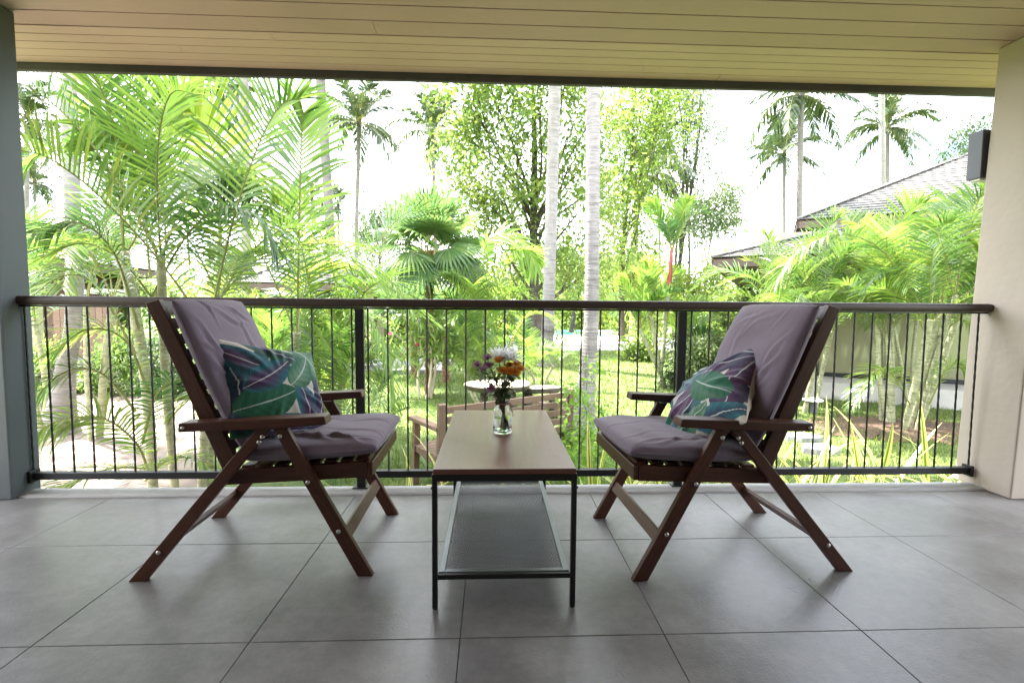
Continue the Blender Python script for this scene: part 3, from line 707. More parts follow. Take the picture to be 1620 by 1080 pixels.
# ================================================================== GARDEN: GROUND
def poly(name, pts, z, mat):
    V = [(p[0], p[1], z) for p in pts]; return struct(MB().add(V, [tuple(range(len(V)))]).obj(name, mat))
gn = 120; xs = np.concatenate([np.linspace(-900, -45, 12), np.linspace(-40, 40, 80), np.linspace(45, 900, 12)]); ys = np.concatenate([np.linspace(2.2, 45, 80), np.linspace(50, 1500, 14)])
XX, YY = np.meshgrid(xs, ys, indexing='ij')
ZZ = GZ + .04*np.sin(XX*.7+1)*np.cos(YY*.5)*(YY < 45) + np.where(YY > 45, 0, 0)
ZZ = np.where(YY < 8, GZ+(ZZ-GZ)*np.clip((YY-3)/5, 0, 1), ZZ)
I, J = np.meshgrid(np.arange(len(xs)-1), np.arange(len(ys)-1), indexing='ij'); a = (I*len(ys)+J).ravel(); k = len(ys)
V = np.stack([XX, YY, ZZ], -1).reshape(-1, 3)
struct(link('lawn', mesh('lawn', V, np.stack([a, a+k, a+k+1, a+1], 1), MT['lawn'], smooth=True)))
# ground behind and beside the balcony, out of view
poly('ground', [(-900, -900), (900, -900), (900, 2.2), (-900, 2.2)], GZ-.3, MT['lawn'])
gz = GZ+.02
poly('path', [atz(0, 640)[:2], atz(70, 628)[:2], atz(180, 622)[:2], atz(330, 640)[:2], atz(350, 690)[:2], atz(330, 740)[:2], (-1.9, 3.2), (-2.2, 2.66), (-9, 2.66), (-12, 6)], gz+.02, MT['sand'])
# grass blades on the lawn
def grass():
    N = 150000
    # denser near the balcony
    y = 3.0+22*rng.random(N)**1.9; x = (rng.random(N)-.5)*2*(2.0+y*1.15)
    keep = ~((x < -1.3) & (y < 7.2) & (x < -.55*y+1.2))
    x, y = x[keep], y[keep]; n_ = len(x)
    z = GZ + .04*np.sin(x*.7+1)*np.cos(y*.5); z = np.where(y < 8, GZ+(z-GZ)*np.clip((y-3)/5, 0, 1), z)
    h = (.025+.05*rng.random(n_))*(1+y*.03); wd = .0035*(1+y*.22)
    a = rng.random(n_)*2*PI; lx, ly = np.cos(a), np.sin(a); b_ = rng.random(n_)*2*PI; le = h*.5
    p0 = np.stack([x-ly*wd, y+lx*wd, z-.01], 1); p1 = np.stack([x+ly*wd, y-lx*wd, z-.01], 1)
    p2 = np.stack([x+np.cos(b_)*le, y+np.sin(b_)*le, z+h], 1)
    V = np.stack([p0, p1, p2], 1).reshape(-1, 3); F = np.arange(n_*3).reshape(-1, 3); c = np.repeat(rng.random(n_), 3)
    o = link('grass', mesh('grass', V, F, MT['grass'], col=np.stack([c]*3, 1))); o['kind'] = 'stuff'
grass()
# pool beyond the palms
pd = struct(MB().box((-1.5, 19.6, GZ-.1), (9.5, 38, GZ+.10)).obj('pool_deck', MT['concrete']))
struct(MB().box((.9, 29.0, GZ+.101), (6.6, 36, GZ+.125)).obj('pool_water', MT['water']))
struct(MB().box((-5.6, 12.6, GZ-.1), (-1.2, 15.5, GZ+.10)).obj('terrace', MT['stone']))

# ================================================================== LEAF SHAPES
def strip(V, F, U, base, d, across, L, wd, prof, droop, segs, tintv=None, C=None, side_curl=0):
    """one long leaflet with the width profile prof, bending towards the ground"""
    o_ = len(V)
    for i in range(segs+1):
        f = i/segs; p = base+d*(L*f)+Vector((0, 0, -1))*(droop*L*f*f)
        ww = wd*prof(f)/2
        if i == segs: V.append(p); U.append((f, .5)); C.append(tintv)
        else: V.append(p-across*ww); V.append(p+across*ww); U += [(f, 0), (f, 1)]; C += [tintv]*2
    for i in range(segs-1): F.append((o_+2*i, o_+2*i+1, o_+2*i+3, o_+2*i+2))
    q = o_+2*(segs-1); F.append((q, q+1, q+2))
def frond_mesh(name, ctrl, n, L, wd, mat, vee=.35, droop=.25, a0=62, a1=22, start=.14, rs=None, rad=.011, segs=3, up=None, ragged=.08, stalk='petiole', gap=0):
    """a pinnate palm leaf along the spline ctrl; returns a two-material mesh"""
    rs = rs or rnd; pts = spline(ctrl, 26); m = len(pts)
    T = [(pts[min(i+1, m-1)]-pts[max(i-1, 0)]).normalized() for i in range(m)]
    ref = Vector(up) if up is not None else Vector((0, 0, 1)); Sd = []; pv = None
    for t in T:
        if pv is None:
            s_ = t.cross(ref)
            if s_.length < .15: s_ = t.cross(Vector((0, 1, 0)))
        else: s_ = pv-t*pv.dot(t)
        s_.normalize(); pv = s_; Sd.append(s_)
    V, F, U, C = [], [], [], []
    for sd_ in (-1, 1):
        for i in range(n):
            f = start+(1-start)*(i+.5*(sd_ > 0)*.6)/n; f = min(f, .999)
            if gap and rs.random() < gap: continue
            q = f*(m-1); k = int(q); r = q-k; p = pts[k].lerp(pts[min(k+1, m-1)], r); t = T[k]; s_ = Sd[k]; nrm = s_.cross(t)
            g = (f-start)/(1-start); env = min(1, .45+2.2*g)*(1-.62*max(0, (g-.45)/.55)**1.5)
            ang = math.radians(a0+(a1-a0)*g**1.3+rs.gauss(0, 3.5))
            d = (t*math.cos(ang)+s_*sd_*math.sin(ang)+nrm*(vee+rs.gauss(0, .07))).normalized()
            ac = (t*math.sin(ang)-s_*sd_*math.cos(ang)); ac = (ac-d*ac.dot(d)).normalized(); ac = (ac+nrm*rs.gauss(.15, .2)).normalized()
            strip(V, F, U, p, d, ac, L*env*(1+rs.gauss(0, ragged)), wd*(.55+.45*env), lambda x: (.55+1.1*x if x < .35 else 1-.75*((x-.35)/.65)**1.6), droop*(.7+.6*rs.random()), segs, rs.random(), C)
    nl = len(F)
    mb = MB(); mb.tube([pts[i] for i in range(0, m, 2)]+[pts[-1]], [rad*(1-.85*i/(len(range(0, m, 2)))) for i in range(len(range(0, m, 2))+1)], 5, False)
    off = len(V); V += [Vector(v) for v in mb.V]; F += [tuple(i+off for i in f) for f in mb.F]; U += mb.U; C += [.5]*len(mb.V)
    me = mesh(name, [tuple(v) for v in V], F, mat, uv=U, col=[(c, c, c) for c in C])
    me.materials.append(MT[stalk]); mi = np.zeros(len(F), dtype=np.int32); mi[nl:] = 1; me.polygons.foreach_set('material_index', mi)
    return me
def arch(L, rise, out_, tipdrop, az=0, n=5, twist=0):
    """rachis control points of an arching leaf from the origin"""
    pts = []
    for i in range(n):
        f = i/(n-1); r = out_*f**1.15; z = rise*(1-(1-f)**1.8)-tipdrop*f**3
        a = az+twist*f; pts.append((r*math.cos(a), r*math.sin(a), z))
    return pts
# shared leaves, all along +x from the origin
r2 = random.Random(5)
ARECA = [frond_mesh('frond', arch(2, rise, o_, td, twist=tw), 42, .54, .025, MT['areca'], vee=v, droop=dr, rs=r2, rad=.010)
         for (rise, o_, td, v, dr, tw) in ((1.75, .65, .15, .5, .20, .1), (1.55, 1.05, .45, .45, .28, -.15), (1.2, 1.4, .7, .38, .34, .2), (1.0, 1.55, 1.0, .3, .42, -.1), (1.6, .9, .25, .6, .22, .25))]
ARECAY = [frond_mesh('frond', arch(2, rise, o_, td, twist=tw), 40, .50, .023, MT['areca_y'], vee=v, droop=dr, rs=r2, rad=.011)
          for (rise, o_, td, v, dr, tw) in ((1.5, .9, .3, .45, .2, .1), (1.1, 1.35, .6, .4, .3, -.15))]
ARECAD = []
for m0 in ARECA:
    m1 = m0.copy(); m1.materials[0] = MT['areca_d']; ARECAD.append(m1)
COCO = [frond_mesh('frond', arch(4.5, rise, o_, td, twist=tw), 50, .95, .10, MT['cocoleaf'], vee=v, droop=dr, a0=62, a1=26, rs=r2, rad=.045, segs=3, gap=.04)
        for (rise, o_, td, v, dr, tw) in ((3.4, 2.0, .3, .2, .25, .1), (2.9, 3.0, .9, .15, .3, -.15), (1.9, 3.8, 1.5, .05, .38, .15), (.9, 4.0, 2.2, .0, .42, -.1), (-.1, 3.3, 2.6, -.05, .45, .2))]
def coconut_palm(label, base, top, r0, r1, nf=17, R=1.0, crown=True, lean=None, mat='coco', flare=1.6, seed=0, group='tall coconut palms in the garden', mid=None, ringn=None, asp=1.0):
    rs = random.Random(seed); base = Vector(base); top = Vector(top)
    t = thing('coconut_palm', label, 'palm tree', base, 0, group)
    H = top-base; mid = (Vector(mid)-base) if mid is not None else H*.5+Vector((H.x*-.12, 0, 0))
    L = H.length; rings = ringn or max(30, int(min(170, L/.085))); pts = spline([Vector((0, 0, -.1)), mid*.5 if flare < 2 else mid*.5, mid, (mid+H)*.5, H], rings*2)
    rad = []
    for i in range(rings*2):
        f = i/(rings*2-1); r = r0+(r1-r0)*f+r0*(flare-1)*math.exp(-f*L/.45); rad.append(r*(1+(.022 if i % 2 else -.022)+rs.gauss(0, .006)))
    MB().tube(pts, rad, 14).obj('trunk', MT[mat], t, smooth=True)
    if crown:
        for i in range(nf):
            ci = int(i/nf*len(COCO)); o = link('frond', COCO[ci], t, H, (rs.gauss(0, .09), rs.gauss(0, .09), i*2.399+rs.gauss(0, .25)))
            s_ = R*rs.uniform(.85, 1.1); o.scale = (s_, s_, s_*asp)
        MB().lathe([(r1*1.05, -.30*R), (r1*1.6, 0), (r1*1.0, .4*R), (.03, .7*R)], H, 10).obj('crownshaft', MT['bark'], t, smooth=True)
    return t

def stem_ring(pts, r, n=9):
    P = spline(pts, 60); rad = [r*(1.10 if i % 6 == 0 else 1-.06*(i % 6)/6) for i in range(60)]
    return MB().tube(P, rad, n)
def areca_clump(label, base, stems, nper, R, seed, hs=(1.0, 2.0), spread=.5, golden=.15, lean=.35, cat='palm'):
    rs = random.Random(seed); t = thing('areca_palm', label, cat, base, 0, 'feathery areca palms round the garden')
    for s in range(stems):
        a = rs.uniform(0, 2*PI); r = spread*math.sqrt(rs.random()); h = rs.uniform(*hs)
        b0 = Vector((r*math.cos(a), r*math.sin(a)*.7, -.05)); tp = b0+Vector((math.cos(a)*lean*h*rs.uniform(.3, 1), math.sin(a)*lean*h*rs.uniform(.3, 1), h))
        stem_ring([b0, b0.lerp(tp, .5)+Vector((rs.gauss(0, .03), rs.gauss(0, .03), 0)), tp], .038*R**.5*rs.uniform(.8, 1.15)).obj('stem', MT['arecastem'], t, smooth=True)
        tilt = (tp-b0).normalized()
        for i in range(nper):
            ms = ARECAY if rs.random() < golden else (ARECAD if rs.random() < .15 else ARECA)
            f = i/nper; ci = min(len(ms)-1, int(f*len(ms)+rs.random()*.8))
            o = link('frond', ms[ci], t, tp-tilt*.03*i, (rs.gauss(0, .12)+tilt.y*-.4, rs.gauss(0, .12)+tilt.x*.4, a+i*2.399+rs.gauss(0, .3)))
            q = R*rs.uniform(.8, 1.15); o.scale = (q, q, q)
    return t
def custom_frond(t, ctrl, n=48, L=.5, wd=.03, mat='areca', **k):
    """a leaf of t through points given in the world"""
    b0 = Vector(t.location); me = frond_mesh('frond', [Vector(c)-b0 for c in ctrl], n, L, wd, MT[mat], rs=r2, **k)
    return link('frond', me, t)

# ---------------------------------------------------------------- big areca clumps at the left
A1 = areca_clump('large areca palm clump at the left with pale ringed stems, nearest to the railing', (-2.75, 4.35, GZ), 4, 3, 1.0, 21, (1.2, 2.2), .38, .05, .16)
A2 = areca_clump('tall areca palm clump with golden fronds behind the left chair', (-2.35, 5.7, GZ), 4, 3, 1.1, 22, (1.1, 1.8), .5, .25, .2)
A3 = areca_clump('areca palm clump at the far left beside the slate column', (-5.3, 6.3, GZ), 4, 4, 1.0, 23, (1.0, 1.9), .5, .08, .25)
A4 = areca_clump('low areca palm clump with drooping fronds between left chair and left rail post', (-2.6, 6.6, GZ), 4, 4, .8, 24, (.3, .8), .4, .25, .35)
A5 = areca_clump('small areca palm sweeping low by the left rail post', (-1.55, 5.2, GZ), 4, 6, .62, 25, (.2, .9), .3, .2, .5)
cf = custom_frond
# single leaves that stand out
cf(A1, [at(238, 440, 4.5), at(228, 330, 4.5), at(222, 220, 4.5), at(205, 100, 4.4), at(190, 40, 4.3)], 60, .62, .026, 'areca_d', vee=.25, droop=.12, a0=58, up=(0, -1, .2))
cf(A1, [at(250, 400, 4.4), at(200, 300, 4.3), at(130, 245, 4.2), at(60, 245, 4.1), at(25, 300, 4.1)], 50, .48, .024, 'areca', vee=.3, droop=.4)
cf(A2, [at(345, 420, 5.6), at(348, 330, 5.5), at(335, 230, 5.4), at(305, 180, 5.3), at(270, 165, 5.2)], 44, .80, .050, 'areca_y', vee=.25, droop=.10, a0=68, a1=35, up=(0, -1, .1))
cf(A2, [at(340, 330, 5.4), at(375, 300, 5.4), at(410, 310, 5.3), at(440, 350, 5.2)], 30, .5, .045, 'areca_y', vee=.5, droop=.1, a0=50)
cf(A2, [at(330, 440, 5.2), at(420, 400, 5.2), at(500, 385, 5.1), at(570, 400, 5.0), at(605, 450, 5.0)], 50, .50, .026, 'areca_y', vee=.35, droop=.35)
cf(A1, [at(240, 470, 4.2), at(290, 380, 4.1), at(345, 330, 4.0), at(410, 345, 3.9), at(440, 400, 3.8)], 54, .46, .020, 'areca_d', vee=.2, droop=.5)
cf(A1, [at(220, 520, 4.1), at(180, 400, 4.0), at(120, 350, 3.9), at(50, 370, 3.9)], 50, .44, .020, 'areca_d', vee=.2, droop=.5)
cf(A1, [at(215, 560, 3.9), at(150, 450, 3.8), at(90, 440, 3.7), at(20, 500, 3.6)], 50, .42, .020, 'areca', vee=.25, droop=.45)
cf(A1, [at(235, 745, 4.0), at(215, 700, 3.8), at(160, 660, 3.6), at(80, 670, 3.5), at(30, 720, 3.4)], 46, .36, .018, 'areca', vee=.25, droop=.4)
cf(A1, [at(230, 740, 4.0), at(180, 740, 3.7), at(120, 760, 3.5), at(60, 800, 3.4)], 40, .34, .018, 'areca', vee=.3, droop=.3)
cf(A1, [at(225, 700, 3.9), at(250, 620, 3.7), at(300, 600, 3.6), at(345, 650, 3.5)], 40, .32, .018, 'areca_d', vee=.3, droop=.4)
cf(A1, [at(215, 650, 4.0), at(160, 590, 3.8), at(100, 590, 3.7), at(45, 640, 3.6)], 46, .36, .018, 'areca_d', vee=.25, droop=.4)
cf(A1, [at(235, 620, 4.1), at(200, 540, 4.0), at(140, 520, 3.9), at(80, 560, 3.8)], 46, .38, .019, 'areca', vee=.25, droop=.4)
cf(A5, [at(400, 720, 4.6), at(370, 640, 4.4), at(320, 620, 4.2), at(270, 660, 4.1)], 44, .32, .018, 'areca', vee=.25, droop=.4)
cf(A5, [at(430, 720, 4.6), at(470, 670, 4.4), at(530, 670, 4.3), at(580, 710, 4.2)], 44, .30, .018, 'areca_d', vee=.25, droop=.4)
cf(A1, [at(230, 760, 3.9), at(260, 730, 3.7), at(310, 725, 3.6), at(350, 760, 3.5)], 40, .28, .018, 'areca', vee=.3, droop=.4)
cf(A2, [at(350, 470, 4.9), at(400, 415, 4.8), at(470, 395, 4.7), at(545, 405, 4.6), at(610, 460, 4.5)], 52, .42, .026, 'areca_y', vee=.3, droop=.35)
cf(A1, [at(245, 480, 4.3), at(262, 380, 4.2), at(245, 280, 4.2), at(190, 215, 4.1), at(120, 200, 4.1)], 52, .50, .026, 'areca', vee=.3, droop=.35, up=(0, -1, .3))
cf(A1, [at(240, 470, 4.2), at(190, 410, 4.1), at(130, 385, 4.0), at(60, 410, 3.9)], 46, .42, .024, 'areca_y', vee=.3, droop=.35)
cf(A4, [at(470, 560, 6.0), at(520, 500, 5.8), at(580, 500, 5.6), at(615, 560, 5.4), at(625, 650, 5.3)], 54, .42, .024, 'areca_y', vee=.2, droop=.45)
cf(A4, [at(430, 520, 6.0), at(480, 440, 5.8), at(540, 420, 5.7), at(590, 440, 5.6)], 46, .42, .024, 'areca_y', vee=.3, droop=.4)
cf(A5, [at(420, 690, 5.0), at(440, 610, 4.9), at(480, 560, 4.8), at(540, 570, 4.7), at(590, 640, 4.6)], 50, .34, .018, 'areca', vee=.2, droop=.5)
cf(A2, [at(300, 420, 5.3), at(290, 310, 5.2), at(265, 210, 5.2), at(300, 130, 5.2), at(370, 110, 5.2)], 56, .5, .022, 'areca', vee=.3, droop=.3, up=(0, -1, 0))

# ---------------------------------------------------------------- areca clumps at the right
B1 = areca_clump('broad areca palm clump with pale stems on a mulch ring at the right', (5.75, 6.75, GZ), 10, 5, .88, 31, (1.1, 2.0), .45, .18, .28)
B2 = areca_clump('areca palm behind the stem cluster, next to the cream right column', (7.2, 8.0, GZ), 4, 6, .9, 32, (1.2, 2.1), .4, .25, .25)
B3 = areca_clump('areca palm in front of the bungalow eave, left of the stem cluster', (5.0, 7.9, GZ), 5, 6, .85, 33, (.9, 1.7), .4, .2, .3)
cf(B1, [at(1440, 480, 6.4), at(1400, 400, 6.3), at(1330, 370, 6.2), at(1260, 400, 6.1), at(1225, 450, 6.0)], 50, .5, .028, 'areca', vee=.25, droop=.4)
cf(B1, [at(1450, 500, 6.3), at(1470, 400, 6.2), at(1520, 370, 6.0), at(1570, 400, 5.9)], 50, .5, .028, 'areca_y', vee=.3, droop=.35)
cf(B1, [at(1440, 640, 6.3), at(1410, 590, 6.1), at(1380, 590, 6.0), at(1350, 640, 5.9)], 40, .36, .02, 'areca', vee=.3, droop=.35)
cf(B1, [at(1470, 640, 6.3), at(1500, 580, 6.1), at(1530, 590, 6.0), at(1545, 650, 5.9)], 40, .36, .02, 'areca', vee=.3, droop=.35)
mu = MB(); rr_ = random.Random(3); 
n_ = 40; V = [(5.75, 6.75, GZ+.10)] + [(5.75+1.35*(1+.15*math.sin(k*1.7))*math.cos(2*PI*k/n_), 6.75+.8*(1+.15*math.cos(k*2.3))*math.sin(2*PI*k/n_), GZ+.03) for k in range(n_)]
mu.add(V, [(0, 1+k, 1+(k+1) % n_) for k in range(n_)]); o = mu.obj('mulch', MT['soil'], smooth=True); o['kind'] = 'stuff'

# ---------------------------------------------------------------- fan palm and the middle palms
def fan_leaf(seed, R=.85, nseg=34, span=300, mat='fanleaf', pet=.8, sag=.25):
    rs = random.Random(seed); V, F, U, C = [], [], [], []
    for k in range(nseg):
        a = math.radians(-span/2+span*(k+.5)/nseg); da = math.radians(span/nseg)/2; L = R*(.82+.18*math.cos(a))*(1+rs.gauss(0, .03)); tt = rs.random()
        o_ = len(V)
        def P(r, an, z): return Vector((pet+r*math.cos(an), r*math.sin(an), z-sag*(r/R)**2*R+(.10 if abs(an) > 1.6 else 0)*r))
        for (f, ww, pz) in ((.04, 1, .0), (.30, 1, .012), (.58, 1, .02), (.78, .55, .014)):
            V += [P(L*f, a-da*ww, 0), P(L*f, a, pz), P(L*f, a+da*ww, 0)]
        V.append(P(L, a+rs.gauss(0, .02), -.12*R*rs.random()))
        for i in range(3):
            q = o_+3*i; F += [(q, q+3, q+4, q+1), (q+1, q+4, q+5, q+2)]
        q = o_+9; F += [(q, q+3, q+1), (q+1, q+3, q+2)]; C += [tt]*13; U += [(0, 0)]*13
    nl = len(F); mb = MB(); mb.tube([(0, 0, -.25*pet), (pet*.5, 0, .02), (pet, 0, 0)], [.016, .012, .009], 5, False)
    off = len(V); V += [Vector(v) for v in mb.V]; F += [tuple(i+off for i in f) for f in mb.F]; U += mb.U; C += [.5]*len(mb.V)
    me = mesh('fan_leaf', [tuple(v) for v in V], F, MT[mat], uv=U, col=[(c, c, c) for c in C]); me.materials.append(MT['petiole'])
    mi = np.zeros(len(F), dtype=np.int32); mi[nl:] = 1; me.polygons.foreach_set('material_index', mi); return me
FAN = [fan_leaf(i, sag=s_) for i, s_ in enumerate((.15, .3, .5))]
FANP = [fan_leaf(8, .8, 34, 300, 'leafB', .8, .35)]
def fan_palm(label, base, top, n_, R, seed, lo=-.6, hi=1.35, low=0):
    rs = random.Random(seed); t = thing('fan_palm', label, 'palm', base, 0); H = Vector(top)-Vector(base)
    MB().tube(spline([(0, 0, -.1), H*.5, H], 60), [(.115 if i % 3 else .09)*(1-.25*i/60)*R**.5 for i in range(60)], 12).obj('trunk', MT['fibre'], t, smooth=True)
    for i in range(n_):
        el = lo+(hi-lo)*((i+.5)/n_); az = i*2.399+rs.gauss(0, .2)
        me = FAN[0 if el > .6 else 1 if el > 0 else 2] if rs.random() > .12 else FANP[0]
        o = link('fan_leaf', me, t, H); o.scale = (R,)*3
        o.rotation_mode = 'QUATERNION'
        d = Vector((math.cos(az)*math.cos(el), math.sin(az)*math.cos(el), math.sin(el)))
        x = d; y = Vector((0, 0, 1)).cross(x).normalized(); z = x.cross(y)
        o.rotation_quaternion = Matrix((x, y, z)).transposed().to_quaternion() @ Matrix.Rotation(rs.gauss(0, .35), 3, 'X').to_quaternion()
    return t
p = atz(679, 625); F1 = fan_palm('green fan palm with a red-brown fibrous trunk near the middle', (p.x, p.y, GZ), at(680, 395, p.y), 32, .76, 41, -.7, 1.4)
p = at(705, 500, 11.2); fan_palm('low pale fan palm right of the fibrous trunk', (p.x, p.y, GZ), (p.x, p.y, GZ+1.3), 14, .75, 42, -.1, 1.2)
p = at(655, 500, 12); fan_palm('low fan palm half behind the fibrous trunk on its left', (p.x, p.y, GZ), (p.x, p.y, GZ+1.4), 12, .8, 43, -.1, 1.2)
C1 = areca_clump('young coconut palm with bright arching fronds right of the fan palm', (at(775, 500, 9).x, 9, GZ), 2, 6, .9, 44, (.9, 1.3), .2, .6, .2)
cf(C1, [at(775, 470, 9), at(765, 400, 8.9), at(790, 370, 8.8), at(830, 390, 8.7), at(850, 430, 8.6)], 44, .55, .045, 'areca_y', vee=.2, droop=.3)
cf(C1, [at(780, 480, 9), at(800, 420, 8.9), at(835, 400, 8.8), at(850, 410, 8.8)], 40, .5, .04, 'areca_y', vee=.3, droop=.3)
C2 = areca_clump('low areca palm with arching fronds behind the bouquet', (at(770, 600, 8.6).x, 8.6, GZ), 4, 6, .55, 45, (.3, .8), .3, .3, .5)
C3 = areca_clump('low areca palm near the pool edge behind the table', (at(850, 560, 10.5).x, 10.5, GZ), 3, 6, .6, 46, (.3, .7), .3, .3, .5)
cf(C2, [at(800, 560, 8.5), at(830, 505, 8.4), at(865, 500, 8.3), at(895, 540, 8.2)], 40, .35, .03, 'areca_y', vee=.25, droop=.35)
# lipstick palm
LIP = [frond_mesh('frond', arch(1.3, rise, o_, td), 30, .44, .036, (MT['areca_y'], MT['areca_y'], MT['areca'], MT['fanleaf'])[i], vee=.45, droop=.15, a0=48, a1=18, rs=r2, rad=.012) for i, (rise, o_, td) in enumerate(((1.25, .35, .05), (1.1, .6, .1), (.95, .85, .25), (.7, 1.0, .4)))]
base = at(1052, 612, 10.6); base.z = GZ
t = thing('lipstick_palm', 'palm with a bright red stem and stiff yellow-green crown behind the right rail post', 'palm', base)
for q, (px, tpx, tpy, hh) in enumerate(((1058, 1063, 400, 1), (1045, 1030, 500, 0), (1052, 1012, 520, 0), (1060, 1085, 560, 0))):
    tp = at(tpx, tpy, 10.6)-base; b0 = Vector(((q-1.5)*.08, 0, -.05))
    MB().tube(spline([b0, b0.lerp(tp, .5), tp], 30), [.040 if i % 5 else .046 for i in range(30)], 9).obj('stem', MT['arecastem'], t, smooth=True)
    if q == 0: MB().tube(spline([b0.lerp(tp, .72), b0.lerp(tp, .86), tp+Vector((0, 0, .12))], 12), [.05, .058]+[.056-.0022*i for i in range(10)], 10).obj('crownshaft', MT['redstem'], t, smooth=True)
    for i in range(8):
        o = link('frond', LIP[min(3, i//2)], t, tp, (rnd.gauss(0, .1), rnd.gauss(0, .1), i*2.4+q)); o.scale = (.95,)*3

# ---------------------------------------------------------------- tall coconut palms
def cp(label, pb, Yb, ptop, Yt, w0, **k):
    """palm by its trunk's foot and top in the view at true distances"""
    b0 = at(pb[0], pb[1], Yb); b0.z = GZ; tp = at(ptop[0], ptop[1], Yt); return coconut_palm(label, b0, tp, w0, w0*.82, **k)
def tall(label, foot, ctrl, Y, r, top, seed, **k):
    """tall palm whose crown is above the view: top is its height in metres"""
    b0 = at(foot[0], foot[1], Y); b0.z = GZ; a = at(ctrl[0][0], ctrl[0][1], Y); c = at(ctrl[1][0], ctrl[1][1], Y)
    d = (c-a); tp = c+d*((top-c.z)/d.z)
    t = thing('coconut_palm', label, 'palm tree', b0, 0, 'tall coconut palms in the garden'); rs = random.Random(seed)
    P = [Vector((0, 0, -.1)), (a-b0)*.5+Vector(k.get('bow', (0, 0, 0))), a-b0, c-b0, tp-b0]
    N = int((tp-b0).length/.045); pts = spline(P, N); rad = []
    for i in range(N):
        f = i/N; h = pts[i].z; rr = r*(1-.18*f)+r*k.get('flare', .8)*math.exp(-max(h, 0)/.38); rad.append(rr*(1+(.035 if i % 2 else -.02)+rs.gauss(0, .008)))
    MB().tube(pts, rad, 16).obj('trunk', MT[k.get('mat', 'coco')], t, smooth=True)
    if k.get('crown', True):
        for i in range(14):
            ci = int(i/14*5); o = link('frond', COCO[ci], t, tp-b0, (rs.gauss(0, .09), rs.gauss(0, .09), i*2.399)); 
    return t
tall('thick white coconut trunk, its foot leaning just right of the bench', (917, 690), ((936, 480), (939, 135)), 6.6, .105, 14, 1, flare=1.3, bow=(.03, 0, 0))
tall('slim pale coconut trunk left of the thick white one, foot near the pool', (864, 580), ((868, 480), (878, 135)), 14.2, .19, 15, 2, flare=.6)
tall('coconut trunk at the far left with a bowed pale foot on the path', (92, 700), ((118, 470), (108, 110)), 6.5, .095, 13, 3, flare=1.6)
tall('grey coconut trunk leaning slightly left behind the golden fronds', (530, 560), ((527, 445), (507, 125)), 19, .20, 17, 4, mat='cocodark', flare=.4)
tall('coconut trunk rising behind the golden frond of the left clump', (392, 560), ((390, 400), (386, 120)), 20, .19, 17, 5, flare=.4)
tall('coconut trunk at the right, leftmost of the two bare ones over the bungalow', (1262, 520), ((1264, 370), (1268, 140)), 27, .17, 18, 7, mat='cocodark', flare=.3, crown=False)
tall('bare coconut trunk rising over the ridge of the bungalow roof', (1396, 500), ((1396, 300), (1395, 150)), 30, .18, 22, 8, mat='coco', flare=.3, crown=False)
tall('thin coconut trunk right of the thick white one, among the tree leaves', (1000, 540), ((1000, 440), (1014, 262)), 28, .16, 8.5, 9, flare=.3)
def crownpalm(label, px, py, Y, footx, seed, R=1.0, nf=22, r=.15, asp=1.0, mat='cocodark'):
    tp = at(px, py, Y); b0 = at(footx, 500, Y); b0.z = GZ
    return coconut_palm(label, b0, tp, r, r*.8, nf, R, seed=seed, mat=mat, flare=1.2, group='distant coconut palms against the sky', asp=asp)
crownpalm('distant coconut palm with an open crown and thin trunk, right of the grey leaning trunk', 568, 195, 34, 562, 61, .95)
crownpalm('distant coconut palm, its crown left of the big leafy tree', 684, 212, 36, 692, 62, .85)
crownpalm('small far coconut palm, left one of the pair low behind the grey trunk', 494, 315, 62, 496, 63, .8)
crownpalm('small far coconut palm, right one of the pair low behind the grey trunk', 535, 325, 66, 537, 64, .75)
crownpalm('coconut crown peeking above the golden frond under the fascia', 345, 140, 34, 350, 65, .95)
crownpalm('distant coconut palm at the left edge beside the slate column, upper crown', 42, 190, 34, 45, 66, .8)
crownpalm('lower coconut palm at the left edge beside the slate column', 55, 290, 50, 60, 67, .8)
crownpalm('distant coconut palm over the left tip of the bungalow roof', 1241, 245, 40, 1238, 68, .95)
crownpalm('coconut palm whose high crown hangs below the fascia at the right', 1267, 150, 28, 1262, 69, 1.05)
crownpalm('distant coconut palm behind the bare trunk over the bungalow ridge', 1404, 205, 38, 1403, 70, .95)
crownpalm('small far coconut palm behind the slender trees', 1040, 275, 55, 1045, 71, .9)

